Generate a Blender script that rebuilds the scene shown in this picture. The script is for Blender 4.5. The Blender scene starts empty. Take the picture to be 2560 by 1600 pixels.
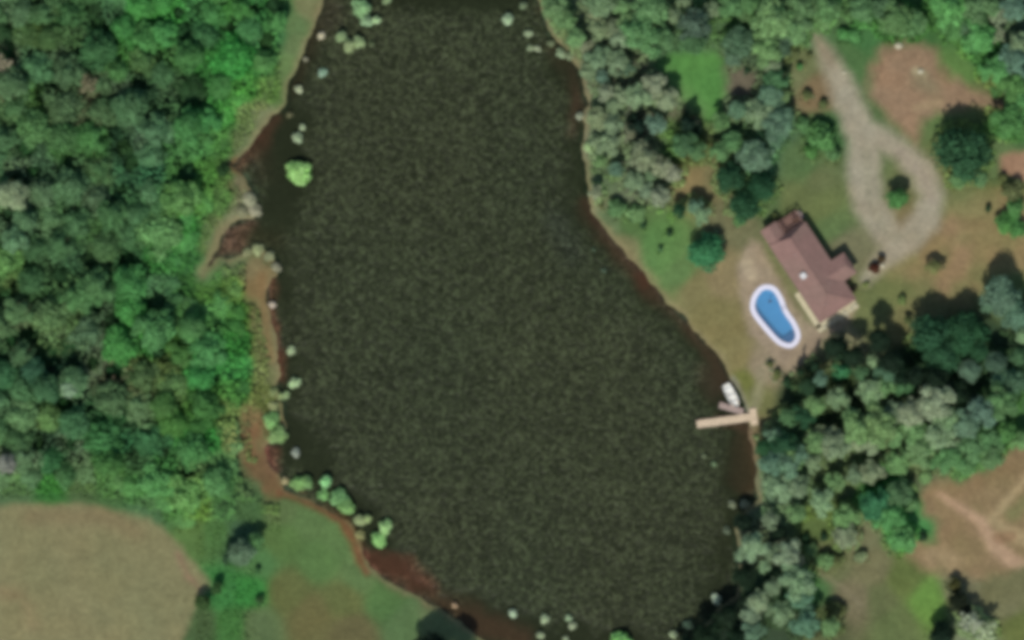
import bpy, math, random
import numpy as np
from mathutils import Vector, Matrix
random.seed(7)
RS = np.random.RandomState(7)
R = math.radians
S = 15.0                                   # photo pixels per metre


def wx(px): return (px - 1280.0) / S
def wy(py): return (800.0 - py) / S


# ------------------------------------------------------------------ camera, sky, sun
scene = bpy.context.scene
cam_d = bpy.data.cameras.new('camera')
cam = bpy.data.objects.new('camera', cam_d)
scene.collection.objects.link(cam)
CAM_H = 1200.0
cam.location = (0, 0, CAM_H)
cam.rotation_euler = (0, 0, 0)
cam_d.sensor_width = 36.0
cam_d.lens = 36.0 * CAM_H / (2560.0 / S)
cam_d.clip_start = 10.0
cam_d.clip_end = 9000.0
scene.camera = cam

SUN_EL, SHADOW_AZ = 57.0, 12.0             # shadows fall north, 12 degrees towards east
world = bpy.data.worlds.new("World")
scene.world = world
world.use_nodes = True
wn = world.node_tree
wn.nodes.clear()
w_out = wn.nodes.new('ShaderNodeOutputWorld')
w_bg = wn.nodes.new('ShaderNodeBackground')
w_sky = wn.nodes.new('ShaderNodeTexSky')
w_sky.sky_type = 'NISHITA'
w_sky.sun_disc = False
w_sky.sun_elevation = R(SUN_EL)
w_sky.sun_rotation = R(180 + SHADOW_AZ)
w_bg.inputs['Strength'].default_value = 0.10
wn.links.new(w_sky.outputs[0], w_bg.inputs[0])
wn.links.new(w_bg.outputs[0], w_out.inputs[0])

sun_d = bpy.data.lights.new('sun', 'SUN')
sun_d.energy = 3.4
sun_d.angle = R(0.6)
sun_d.color = (1.0, 0.955, 0.89)
sun = bpy.data.objects.new('sun', sun_d)
scene.collection.objects.link(sun)
sun.location = (0, -100, 200)
_sd = Vector((math.sin(R(SHADOW_AZ)) * math.cos(R(SUN_EL)), math.cos(R(SHADOW_AZ)) * math.cos(R(SUN_EL)), -math.sin(R(SUN_EL))))
sun.rotation_euler = _sd.to_track_quat('-Z', 'Y').to_euler()

vs = scene.view_settings
vs.view_transform = 'Standard'
vs.look = 'None'
vs.exposure = 0.0
vs.gamma = 1.0
vs.use_curve_mapping = False
scene.cycles.pixel_filter_type = 'BLACKMAN_HARRIS'
scene.cycles.filter_width = 5.4            # the soft optics of an aerial survey camera
scene.cycles.max_bounces = 5
scene.cycles.diffuse_bounces = 2
scene.cycles.transparent_max_bounces = 12

K_GROUND, K_LEAF = 0.84, 2.42


def lin(c):
    c = np.asarray(c, dtype=float) / 255.0
    return np.where(c <= 0.04045, c / 12.92, ((c + 0.055) / 1.055) ** 2.4)


# ------------------------------------------------------------------ helpers
def link(o, parent=None):
    scene.collection.objects.link(o)
    if parent is not None:
        o.parent = parent
    return o


def tag(o, label=None, cat=None, group=None, kind=None):
    if label: o['label'] = label
    if cat: o['category'] = cat
    if group: o['group'] = group
    if kind: o['kind'] = kind
    return o


def empty(name, loc, rz=0.0):
    o = bpy.data.objects.new(name, None)
    o.empty_display_size = 0.5
    o.location = loc
    o.rotation_euler = (0, 0, rz)
    return link(o)


def mesh_np(name, V, F, mat=None, smooth=False):
    """V (n,3); F (m,k) equal sized faces"""
    V = np.asarray(V, dtype=np.float32)
    F = np.asarray(F, dtype=np.int32)
    me = bpy.data.meshes.new(name)
    k = F.shape[1]
    me.vertices.add(len(V))
    me.vertices.foreach_set('co', V.ravel())
    me.loops.add(F.size)
    me.loops.foreach_set('vertex_index', F.ravel())
    me.polygons.add(len(F))
    me.polygons.foreach_set('loop_start', np.arange(0, F.size, k, dtype=np.int32))
    me.polygons.foreach_set('loop_total', np.full(len(F), k, dtype=np.int32))
    if smooth:
        me.polygons.foreach_set('use_smooth', np.ones(len(F), dtype=bool))
    me.update(calc_edges=True)
    if mat: me.materials.append(mat)
    return me


class MB:
    def __init__(s): s.v = []; s.f = []

    def add(s, vs_, fs):
        b = len(s.v)
        s.v += [tuple(p) for p in vs_]
        s.f += [tuple(b + i for i in f) for f in fs]

    def box(s, c, d, rz=0.0, tilt=0.0):
        m = Matrix.Rotation(rz, 3, 'Z') @ Matrix.Rotation(tilt, 3, 'X')
        p = []
        for z in (-1, 1):
            for x, y in ((-1, -1), (1, -1), (1, 1), (-1, 1)):
                q = m @ Vector((x * d[0] / 2, y * d[1] / 2, z * d[2] / 2))
                p.append((c[0] + q.x, c[1] + q.y, c[2] + q.z))
        s.add(p, [(3, 2, 1, 0), (4, 5, 6, 7), (0, 1, 5, 4), (1, 2, 6, 5), (2, 3, 7, 6), (3, 0, 4, 7)])

    def tube(s, a, b, ra, rb, n=7):
        a = Vector(a); b = Vector(b); d = (b - a).normalized()
        u = d.orthogonal().normalized(); w = d.cross(u)
        p = []
        for q, r in ((a, ra), (b, rb)):
            for i in range(n):
                t = 2 * math.pi * i / n
                p.append(tuple(q + u * (r * math.cos(t)) + w * (r * math.sin(t))))
        s.add(p, [(i, (i + 1) % n, n + (i + 1) % n, n + i) for i in range(n)] + [tuple(range(n - 1, -1, -1)), tuple(range(n, 2 * n))])

    def prism(s, poly, z0, z1):
        n = len(poly)
        s.add([(x, y, z0) for x, y in poly] + [(x, y, z1) for x, y in poly],
              [tuple(range(n - 1, -1, -1)), tuple(range(n, 2 * n))] + [(i, (i + 1) % n, n + (i + 1) % n, n + i) for i in range(n)])

    def build(s, name, mat, parent=None, smooth=False):
        me = bpy.data.meshes.new(name)
        me.from_pydata(s.v, [], s.f)
        me.update()
        if mat: me.materials.append(mat)
        if smooth:
            for p in me.polygons: p.use_smooth = True
        return link(bpy.data.objects.new(name, me), parent)


# ------------------------------------------------------------------ materials
def new_mat(name):
    m = bpy.data.materials.new(name)
    m.use_nodes = True
    nt = m.node_tree
    nt.nodes.clear()
    out = nt.nodes.new('ShaderNodeOutputMaterial')
    bs = nt.nodes.new('ShaderNodeBsdfPrincipled')
    nt.links.new(bs.outputs[0], out.inputs[0])
    return m, nt, bs, out


def noise(nt, scale, detail=3.0, rough=0.55, dist=0.0, vec=None):
    n = nt.nodes.new('ShaderNodeTexNoise')
    n.inputs['Scale'].default_value = scale
    n.inputs['Detail'].default_value = detail
    n.inputs['Roughness'].default_value = rough
    n.inputs['Distortion'].default_value = dist
    if vec is not None: nt.links.new(vec, n.inputs['Vector'])
    return n


def maprange(nt, src, a, b, c, d):
    n = nt.nodes.new('ShaderNodeMapRange')
    nt.links.new(src, n.inputs[0])
    for i, v in enumerate((a, b, c, d)): n.inputs[i + 1].default_value = v
    return n.outputs[0]


def scale_col(nt, col, fac):
    n = nt.nodes.new('ShaderNodeVectorMath'); n.operation = 'SCALE'
    nt.links.new(col, n.inputs[0]); nt.links.new(fac, n.inputs['Scale'])
    return n.outputs[0]


def mix_col(nt, fac, a, b):
    n = nt.nodes.new('ShaderNodeMix'); n.data_type = 'RGBA'
    if isinstance(fac, float): n.inputs[0].default_value = fac
    else: nt.links.new(fac, n.inputs[0])
    for i, c in ((6, a), (7, b)):
        if isinstance(c, tuple): n.inputs[i].default_value = c + (1,)
        else: nt.links.new(c, n.inputs[i])
    return n.outputs[2]


def bump(nt, bs, h, strength, dist):
    b = nt.nodes.new('ShaderNodeBump')
    b.inputs['Strength'].default_value = strength
    b.inputs['Distance'].default_value = dist
    nt.links.new(h, b.inputs['Height'])
    nt.links.new(b.outputs[0], bs.inputs['Normal'])


def geo_pos(nt): return nt.nodes.new('ShaderNodeNewGeometry').outputs['Position']


def simple(name, rgb, rough=0.8, var=0.2, scale=3.0, b=0.0, bd=0.02, metal=0.0):
    m, nt, bs, _ = new_mat(name)
    c = tuple(float(v) * K_GROUND for v in lin(rgb))
    tc = nt.nodes.new('ShaderNodeTexCoord').outputs['Object']
    n = noise(nt, scale, 5, 0.6, 0, tc)
    f = maprange(nt, n.outputs[0], 0.25, 0.75, 1 - var, 1 + var)
    rgbn = nt.nodes.new('ShaderNodeRGB'); rgbn.outputs[0].default_value = c + (1,)
    nt.links.new(scale_col(nt, rgbn.outputs[0], f), bs.inputs['Base Color'])
    bs.inputs['Roughness'].default_value = rough
    bs.inputs['Metallic'].default_value = metal
    if b: bump(nt, bs, n.outputs[0], b, bd)
    return m


def ground_mat():
    m, nt, bs, _ = new_mat('soil and grass')
    at = nt.nodes.new('ShaderNodeAttribute'); at.attribute_name = 'tone'
    P = geo_pos(nt)
    n1 = noise(nt, 0.45, 5, 0.65, 0.8, P)
    n2 = noise(nt, 1.6, 6, 0.7, 0.2, P)
    n3 = noise(nt, 0.13, 3, 0.5, 0.5, P)
    f1 = maprange(nt, n1.outputs[0], 0.3, 0.7, 0.83, 1.16)
    f2 = maprange(nt, n2.outputs[0], 0.3, 0.7, 0.80, 1.20)
    c = scale_col(nt, scale_col(nt, at.outputs['Color'], f1), f2)
    tint = mix_col(nt, maprange(nt, n3.outputs[0], 0.4, 0.65, 0.0, 0.3), c, scale_col2(nt, c, (1.10, 0.99, 0.92)))
    nt.links.new(tint, bs.inputs['Base Color'])
    bs.inputs['Roughness'].default_value = 0.95
    bs.inputs['Specular IOR Level'].default_value = 0.1
    bump(nt, bs, n2.outputs[0], 0.5, 0.25)
    return m


def scale_col2(nt, col, k):
    n = nt.nodes.new('ShaderNodeVectorMath'); n.operation = 'MULTIPLY'
    nt.links.new(col, n.inputs[0]); n.inputs[1].default_value = k
    return n.outputs[0]


def leaf_mat(name, attr=None):
    """foliage: colour of the individual from its object colour (or a vertex tone), varied leaf by leaf"""
    m, nt, bs, out = new_mat(name)
    if attr:
        a = nt.nodes.new('ShaderNodeAttribute'); a.attribute_name = attr; col = a.outputs['Color']
    else:
        col = nt.nodes.new('ShaderNodeObjectInfo').outputs['Color']
    g = nt.nodes.new('ShaderNodeNewGeometry')
    r = maprange(nt, g.outputs['Random Per Island'], 0, 1, 0.75, 1.25)
    n = noise(nt, 0.55, 4, 0.6, 0.4, g.outputs['Position'])
    f = maprange(nt, n.outputs[0], 0.3, 0.7, 0.72, 1.28)
    c = scale_col(nt, scale_col(nt, col, r), f)
    n4 = noise(nt, 0.21, 2, 0.5, 0.2, g.outputs['Position'])
    c = scale_col2(nt, c, (1.05, 1.0, 0.92))
    c = mix_col(nt, maprange(nt, n4.outputs[0], 0.35, 0.65, 0.0, 0.5), c, scale_col2(nt, c, (0.88, 1.0, 0.9)))
    nt.links.new(c, bs.inputs['Base Color'])
    bs.inputs['Roughness'].default_value = 0.7
    bs.inputs['Specular IOR Level'].default_value = 0.15
    tr = nt.nodes.new('ShaderNodeBsdfTranslucent')
    nt.links.new(scale_col2(nt, c, (1.05, 1.05, 0.6)), tr.inputs[0])
    mx = nt.nodes.new('ShaderNodeMixShader'); mx.inputs[0].default_value = 0.18
    nt.links.new(bs.outputs[0], mx.inputs[1]); nt.links.new(tr.outputs[0], mx.inputs[2])
    nt.links.new(mx.outputs[0], out.inputs[0])
    return m


def water_mat():
    m, nt, bs, _ = new_mat('murky lake water')
    at = nt.nodes.new('ShaderNodeAttribute'); at.attribute_name = 'tone'
    ra = nt.nodes.new('ShaderNodeAttribute'); ra.attribute_name = 'ripple'
    P = geo_pos(nt)
    n1 = noise(nt, 1.55, 1.6, 0.6, 1.0, P)
    n2 = noise(nt, 0.09, 3, 0.5, 0.6, P)
    n3 = noise(nt, 2.3, 2, 0.5, 0.8, P)
    f2 = maprange(nt, n2.outputs[0], 0.3, 0.7, 0.92, 1.08)
    c = scale_col(nt, at.outputs['Color'], f2)
    # lit ripple crests painted into the base colour as pale flecks
    fl = maprange(nt, n1.outputs[0], 0.44, 0.66, 0.0, 1.0)
    mu = nt.nodes.new('ShaderNodeMath'); mu.operation = 'MULTIPLY'
    nt.links.new(fl, mu.inputs[0]); nt.links.new(ra.outputs['Fac'], mu.inputs[1])
    c2 = mix_col(nt, mu.outputs[0], c, scale_col2(nt, c, (3.7, 3.6, 3.8)))
    nt.links.new(c2, bs.inputs['Base Color'])
    bs.inputs['Roughness'].default_value = 0.30
    bs.inputs['Specular IOR Level'].default_value = 0.06
    ad = nt.nodes.new('ShaderNodeMath'); ad.operation = 'MULTIPLY_ADD'
    nt.links.new(n3.outputs[0], ad.inputs[0]); ad.inputs[1].default_value = 0.5
    nt.links.new(n1.outputs[0], ad.inputs[2])
    m2 = nt.nodes.new('ShaderNodeMath'); m2.operation = 'MULTIPLY'
    nt.links.new(ad.outputs[0], m2.inputs[0]); nt.links.new(ra.outputs['Fac'], m2.inputs[1])
    bump(nt, bs, m2.outputs[0], 0.6, 0.34)
    return m


def pool_water_mat():
    m, nt, bs, out = new_mat('clear pool water')
    n = noise(nt, 2.2, 3, 0.5, 0.8, geo_pos(nt))
    tr = nt.nodes.new('ShaderNodeBsdfTransparent'); tr.inputs[0].default_value = (0.50, 0.78, 0.95, 1)
    bs.inputs['Base Color'].default_value = (0.15, 0.33, 0.52, 1)
    bs.inputs['Roughness'].default_value = 0.08
    bump(nt, bs, n.outputs[0], 0.3, 0.05)
    mx = nt.nodes.new('ShaderNodeMixShader'); mx.inputs[0].default_value = 0.35
    nt.links.new(tr.outputs[0], mx.inputs[1]); nt.links.new(bs.outputs[0], mx.inputs[2])
    nt.links.new(mx.outputs[0], out.inputs[0])
    return m


def shingle_mat():
    m, nt, bs, _ = new_mat('asphalt shingles')
    tc = nt.nodes.new('ShaderNodeTexCoord').outputs['Object']
    n = noise(nt, 1.1, 5, 0.65, 0.3, tc)
    n2 = noise(nt, 9.0, 2, 0.5, 0, tc)
    f = maprange(nt, n.outputs[0], 0.3, 0.7, 0.86, 1.12)
    f2 = maprange(nt, n2.outputs[0], 0.3, 0.7, 0.85, 1.15)
    base = tuple(float(v) for v in lin((146, 114, 104)) * 0.80)
    rgbn = nt.nodes.new('ShaderNodeRGB'); rgbn.outputs[0].default_value = base + (1,)
    c = scale_col(nt, scale_col(nt, rgbn.outputs[0], f), f2)
    n5 = noise(nt, 0.25, 2, 0.5, 0, tc)
    c = mix_col(nt, maprange(nt, n5.outputs[0], 0.4, 0.65, 0, 0.6), c, scale_col2(nt, c, (0.92, 1.03, 0.98)))
    nt.links.new(c, bs.inputs['Base Color'])
    bs.inputs['Roughness'].default_value = 0.9
    bump(nt, bs, n2.outputs[0], 0.4, 0.02)
    return m


M_ground = ground_mat()
M_leaf = leaf_mat('tree leaves')
M_under = leaf_mat('undergrowth leaves', 'tone')
M_water = water_mat()
M_pool = pool_water_mat()
M_roof = shingle_mat()
M_bark = simple('bark', (88, 74, 58), 0.95, 0.3, 4, 0.8, 0.05)
M_barkpale = simple('bleached bark', (150, 148, 138), 0.95, 0.2, 4, 0.5, 0.03)
M_wall = simple('painted siding', (205, 198, 180), 0.8, 0.06, 2)
M_trim = simple('white trim', (220, 220, 215), 0.6, 0.04, 2)
M_glass = simple('window glass', (45, 55, 62), 0.1, 0.1, 2)
M_deck = simple('weathered deck boards', (150, 117, 103), 0.9, 0.25, 2.5, 0.4, 0.02)
M_postdark = simple('dark stained posts', (70, 42, 36), 0.9, 0.2, 3)
M_dock = simple('sun bleached dock boards', (222, 200, 168), 0.85, 0.13, 1.6, 0.4, 0.02)
M_dockgrey = simple('pinkish grey dock boards', (176, 156, 144), 0.9, 0.18, 2.0, 0.4, 0.02)
M_guttr = simple('brown gutter paint', (120, 96, 84), 0.6, 0.05, 2)
M_coping = simple('pool coping concrete', (230, 228, 240), 0.75, 0.05, 1.4, 0.3, 0.01)
M_basin = simple('pool plaster', (150, 200, 225), 0.8, 0.07, 0.8)
M_step = simple('pool step liner', (120, 105, 140), 0.8, 0.1, 2)
M_path = simple('cream concrete walk', (206, 197, 162), 0.9, 0.12, 1.3, 0.4, 0.02)
M_boat = simple('white boat paint', (244, 244, 234), 0.45, 0.05, 1.0)
M_boatin = simple('boat interior', (190, 188, 176), 0.6, 0.1, 1.5)
M_stone = simple('pale stone', (196, 190, 162), 0.95, 0.18, 3, 0.7, 0.06)
M_rock = simple('grey stone', (150, 145, 132), 0.95, 0.2, 3, 0.7, 0.06)
M_metal = simple('galvanised metal', (190, 190, 188), 0.4, 0.05, 2, metal=0.6)

# ------------------------------------------------------------------ photo-plane field data
LAKE = [(850, -220), (815, -60), (808, 0), (797, 29), (784, 64), (762, 118), (747, 164), (727, 200), (716, 229), (713, 261), (690, 286),
        (668, 302), (650, 322), (638, 350), (612, 378), (590, 402), (578, 416), (592, 428), (609, 440), (622, 464), (636, 480), (646, 520),
        (640, 548), (600, 550), (574, 562), (556, 590), (541, 622), (522, 655), (503, 684), (507, 690), (530, 662), (548, 645), (580, 646), (600, 642),
        (625, 622), (650, 620), (680, 640), (698, 668), (690, 690), (678, 695), (670, 723), (664, 751), (672, 780), (680, 816), (690, 841),
        (695, 866), (692, 905), (700, 934), (694, 962), (700, 985), (708, 1010), (712, 1060), (712, 1090), (668, 1112), (664, 1130), (668, 1150), (680, 1172),
        (704, 1190), (712, 1225), (776, 1254), (824, 1276), (870, 1300), (893, 1342), (906, 1375), (920, 1416), (948, 1437), (989, 1464), (1031, 1481),
        (1096, 1521), (1146, 1549), (1181, 1578), (1212, 1604), (1290, 1680), (1400, 1760), (1620, 1760), (1700, 1640), (1737, 1590), (1790, 1525),
        (1841, 1490), (1850, 1410), (1842, 1364), (1838, 1300), (1880, 1262), (1898, 1246), (1888, 1203), (1889, 1165), (1874, 1100), (1872, 1042),
        (1850, 990), (1822, 940), (1798, 891), (1759, 848), (1730, 819), (1705, 784), (1673, 759), (1655, 737), (1623, 698), (1598, 669),
        (1566, 641), (1548, 609), (1526, 587), (1501, 559), (1480, 537), (1474, 482), (1467, 429), (1458, 375), (1459, 343), (1466, 311),
        (1456, 286), (1470, 262), (1462, 229), (1452, 186), (1437, 157), (1412, 128), (1387, 100), (1369, 71), (1355, 29), (1346, 0), (1330, -60), (1300, -220)]

# colour read at places in the photo (x, y, r, g, b) where plants or soil show
ANCH = """30 30 75 100 75;120 30 60 85 55;200 30 50 80 50;280 30 60 90 65;350 30 55 115 55;430 30 60 120 60;500 30 65 115 70;580 30 55 100 50;640 30 50 100 55;700 30 60 110 60;740 60 95 120 75;770 20 120 125 85
30 90 75 100 70;100 90 60 80 45;180 90 60 85 55;250 90 40 70 45;330 90 50 100 50;400 90 60 115 60;480 90 40 75 50;560 90 55 105 60;620 90 60 110 70;690 90 70 120 70;740 110 105 125 80
12 150 100 95 85;80 150 65 95 70;150 150 60 80 60;230 150 45 75 50;290 150 60 105 55;360 150 65 90 55;440 150 60 95 55;520 150 50 100 50;600 150 40 110 45;670 160 75 120 70;715 170 100 125 75
20 220 90 90 70;80 220 60 90 50;150 220 55 80 55;230 220 78 80 62;300 220 75 95 75;360 220 40 65 45;430 220 60 85 60;480 230 25 50 30;550 220 60 110 60;610 220 70 125 60;680 225 95 125 70
20 290 70 95 65;90 290 75 105 60;160 290 70 80 60;230 290 70 78 58;300 290 65 90 65;360 290 55 80 60;440 290 60 90 60;500 290 55 110 60;560 290 65 125 60;620 290 105 125 80;650 290 120 128 90
30 360 60 85 60;90 360 55 80 60;160 360 60 95 55;240 360 55 95 50;300 360 40 65 45;370 360 75 100 80;430 360 60 100 60;500 360 65 110 65;560 360 75 120 65;600 360 105 120 80
50 430 85 105 85;110 430 60 85 65;180 430 60 85 60;250 430 60 80 55;320 430 50 85 60;380 430 50 90 65;450 430 60 100 55;520 430 75 120 60;570 430 85 120 65;600 455 120 115 85
40 500 100 115 90;100 500 75 95 75;170 500 65 95 65;240 500 70 90 70;310 500 55 90 60;380 500 65 100 70;440 500 75 110 60;500 500 75 115 60;560 500 85 120 68;600 520 130 130 100
30 580 80 105 85;100 580 70 95 70;180 580 60 90 60;260 580 60 90 55;340 580 60 90 60;420 580 75 110 65;480 580 60 120 60;525 585 95 120 75;545 590 125 120 85
20 650 80 115 65;100 650 50 75 50;180 650 55 85 60;250 650 65 90 60;320 650 45 75 50;400 650 55 105 55;460 650 60 110 60;520 690 85 125 75;590 660 100 120 80;630 680 125 115 80
20 720 70 90 55;100 720 55 85 55;170 720 70 100 65;240 720 60 90 60;330 720 55 105 60;400 720 70 105 75;460 720 55 95 50;520 720 80 120 60;580 720 90 120 65;640 710 130 112 75
40 790 85 100 75;120 790 80 100 65;190 790 70 95 60;250 790 60 80 60;340 790 60 120 60;400 790 60 90 60;460 790 75 115 70;540 790 75 120 70;600 790 65 110 50;645 790 120 118 78
50 860 60 85 60;130 860 80 105 70;200 860 70 90 65;250 860 70 85 70;310 860 65 120 60;380 860 60 115 60;450 860 60 95 45;520 860 60 110 65;600 860 50 105 50;665 870 125 120 80
30 920 35 65 45;120 920 30 55 45;180 920 35 60 45;240 920 75 90 70;290 920 95 100 82;350 920 70 80 50;420 920 70 85 50;500 920 50 115 60;600 920 60 120 65;668 930 115 122 80
40 980 65 95 70;120 980 50 80 60;180 980 90 115 90;290 960 98 80 66;350 980 80 90 65;430 980 75 100 60;500 980 60 100 50;600 980 65 110 55;650 990 110 120 72
40 1040 75 100 75;90 1040 90 115 65;170 1040 55 95 65;240 1040 55 90 60;300 1040 45 80 50;350 1040 80 105 75;430 1040 60 95 45;510 1040 55 95 45;575 1040 100 120 72;630 1040 128 112 75
40 1100 60 85 55;110 1100 40 60 45;180 1100 80 100 80;260 1100 50 95 55;340 1100 50 95 65;400 1100 50 90 60;470 1100 60 115 60;530 1100 50 110 55;585 1100 115 122 80
20 1160 90 100 85;90 1160 80 100 80;140 1160 40 80 50;200 1160 75 95 70;270 1160 60 95 50;350 1160 55 85 55;420 1160 60 105 60;480 1160 75 100 65;550 1160 80 115 75
40 1210 85 115 75;130 1210 60 115 55;200 1210 80 105 65;280 1210 75 110 65;350 1210 75 120 70;420 1210 75 120 70;480 1210 90 120 70;560 1210 75 115 70;620 1220 80 108 68
380 1270 80 115 75;440 1270 75 115 65;500 1270 85 115 55;560 1270 70 105 65;620 1270 75 108 65;700 1270 92 112 68;780 1300 92 118 70;850 1340 94 122 72
480 1330 90 120 65;540 1330 80 118 65;600 1340 70 100 70;700 1350 88 116 64;800 1400 90 120 68;900 1440 96 122 74
640 1400 80 120 70;560 1480 65 125 65;620 1480 60 128 60;500 1560 75 98 60;580 1560 70 118 60;640 1560 92 112 72;720 1480 98 105 62;780 1540 104 102 64;860 1500 100 108 64;880 1580 104 100 66;960 1500 84 116 66;1020 1560 88 115 72;1080 1560 105 122 82
1380 40 95 118 82;1440 120 112 122 90;1500 60 100 112 92;1560 40 100 112 88;1620 60 78 100 68;1700 60 75 98 70;1780 30 80 110 70;1860 40 75 108 66;1950 60 84 108 74;2020 80 85 118 76
1500 180 108 112 92;1580 200 112 114 94;1640 250 112 112 90;1560 260 105 118 95;1500 290 115 120 95;1680 110 72 98 72;1880 120 75 95 74;1930 180 75 95 70;1860 220 110 104 86;1850 250 112 106 88;1980 190 115 122 84;2000 160 110 118 78
1500 340 110 122 98;1600 380 115 122 98;1700 360 88 118 70;1730 400 105 110 68;1740 440 138 124 85;1780 440 120 116 80;1600 460 105 112 92;1500 460 95 115 82;1480 500 128 134 98;1520 560 98 118 80;1580 560 88 118 68;1640 600 92 130 72;1660 640 98 135 76;1560 620 122 122 84
1860 340 82 108 78;1940 330 80 110 80;1900 390 75 110 80;2000 400 90 115 72;2040 440 105 115 75;2000 500 104 116 72;2080 560 98 120 74;2120 620 120 120 88;2060 520 105 118 72;1900 500 88 112 70;1850 540 115 115 82
1700 680 98 128 76;1740 720 125 120 80;1800 700 140 128 92;1780 780 126 120 78;1800 840 128 120 78;1840 900 132 124 82;1860 950 112 118 62;1900 920 150 138 112;1880 1000 118 122 76;1860 1060 120 108 78
2150 800 112 120 76;2120 840 130 128 96;2220 720 112 120 74;2200 760 108 118 74;2260 800 118 118 78;2100 1000 60 75 50;2000 1000 55 72 48;2300 900 45 70 45;2450 900 50 72 50;2540 650 130 122 80;2560 700 100 120 72
2100 30 80 112 72;2150 90 72 118 68;2120 140 80 112 66;2200 40 60 98 52;2300 50 66 106 58;2400 60 76 116 64;2460 140 74 120 68;2400 180 92 126 68;2460 240 104 118 72;2530 60 80 100 76;2540 200 72 98 74;2520 320 68 110 62;2500 380 96 118 74;2380 500 112 120 76;2500 540 102 110 62
2040 230 128 112 82;2060 330 68 108 62;2020 420 88 116 70;2330 600 130 115 82
2480 1040 78 108 70;2540 1060 70 108 60;2400 1080 85 116 74;2300 1100 100 112 82;2200 1050 95 108 80;1980 1100 80 104 74;2420 1180 84 120 74;2340 1160 100 112 80;2100 1180 95 112 80;1960 1240 100 122 94;2050 1300 95 115 66;2150 1340 118 120 88;2200 1250 60 112 62;2260 1320 78 136 76
2080 1400 112 118 80;2180 1420 120 118 84;2140 1500 118 112 84;2200 1500 100 108 70;2260 1450 98 112 62;2320 1500 105 142 68;2240 1560 100 114 70;2400 1480 118 118 88;2500 1480 112 112 78;2540 1560 102 112 62;2440 1580 120 132 100;2520 1520 118 118 84;2020 1480 80 120 72;1960 1560 60 78 56;2060 1560 88 96 64
1900 1450 60 80 60;1900 1380 90 100 80;1850 1560 40 55 42""".replace('\n', ';')
ANCH = np.array([[float(t) for t in a.split()] for a in ANCH.split(';') if a.strip()])
ANCH_L = lin(ANCH[:, 2:5])


def anchor_col(X, Y, power=3.2):
    X = np.asarray(X, float); Y = np.asarray(Y, float)
    sh = X.shape; X = X.ravel(); Y = Y.ravel()
    out = np.zeros((len(X), 3))
    for i in range(0, len(X), 20000):
        d = (X[i:i + 20000, None] - ANCH[:, 0]) ** 2 + (Y[i:i + 20000, None] - ANCH[:, 1]) ** 2
        w = 1.0 / (d + 500.0) ** power
        out[i:i + 20000] = (w @ ANCH_L) / w.sum(1)[:, None]
    return out.reshape(sh + (3,))


def value_noise(X, Y, scale, seed):
    rs = np.random.RandomState(seed); T = rs.rand(64, 64)
    x = np.asarray(X) / scale; y = np.asarray(Y) / scale
    xi = np.floor(x).astype(int); yi = np.floor(y).astype(int)
    fx = x - xi; fy = y - yi
    fx = fx * fx * (3 - 2 * fx); fy = fy * fy * (3 - 2 * fy)
    a = T[xi % 64, yi % 64]; b = T[(xi + 1) % 64, yi % 64]; c = T[xi % 64, (yi + 1) % 64]; d = T[(xi + 1) % 64, (yi + 1) % 64]
    return (a * (1 - fx) + b * fx) * (1 - fy) + (c * (1 - fx) + d * fx) * fy - 0.5


def sdist(poly, X, Y):
    """signed distance in photo pixels, negative inside"""
    P = np.array(poly, float); Q = np.roll(P, -1, axis=0)
    X = np.asarray(X, float); Y = np.asarray(Y, float)
    best = np.full(X.shape, 1e12); inside = np.zeros(X.shape, bool)
    for (ax, ay), (bx, by) in zip(P, Q):
        dx, dy = bx - ax, by - ay
        t = np.clip(((X - ax) * dx + (Y - ay) * dy) / (dx * dx + dy * dy + 1e-9), 0, 1)
        best = np.minimum(best, (X - ax - t * dx) ** 2 + (Y - ay - t * dy) ** 2)
        if ay != by:
            c = ((ay > Y) != (by > Y)) & (X < (bx - ax) * (Y - ay) / (by - ay) + ax)
            inside ^= c
    d = np.sqrt(best)
    return np.where(inside, -d, d)


def line_dist(pts, X, Y):
    """distance to a polyline of (x, y, halfwidth), in units of the halfwidth edge (negative inside)"""
    best = np.full(np.shape(X), 1e9)
    for (ax, ay, ra), (bx, by, rb) in zip(pts[:-1], pts[1:]):
        dx, dy = bx - ax, by - ay
        t = np.clip(((X - ax) * dx + (Y - ay) * dy) / (dx * dx + dy * dy), 0, 1)
        best = np.minimum(best, np.hypot(X - ax - t * dx, Y - ay - t * dy) - (ra + t * (rb - ra)))
    return best


POOL = [(1920, 710), (1900, 714), (1884, 732), (1876, 750), (1874, 775), (1888, 799), (1915, 831), (1932, 850), (1948, 864), (1971, 872),
        (1986, 868), (1998, 855), (2003, 836), (1990, 804), (1976, 786), (1966, 769), (1960, 750), (1950, 730), (1938, 716)]

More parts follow.
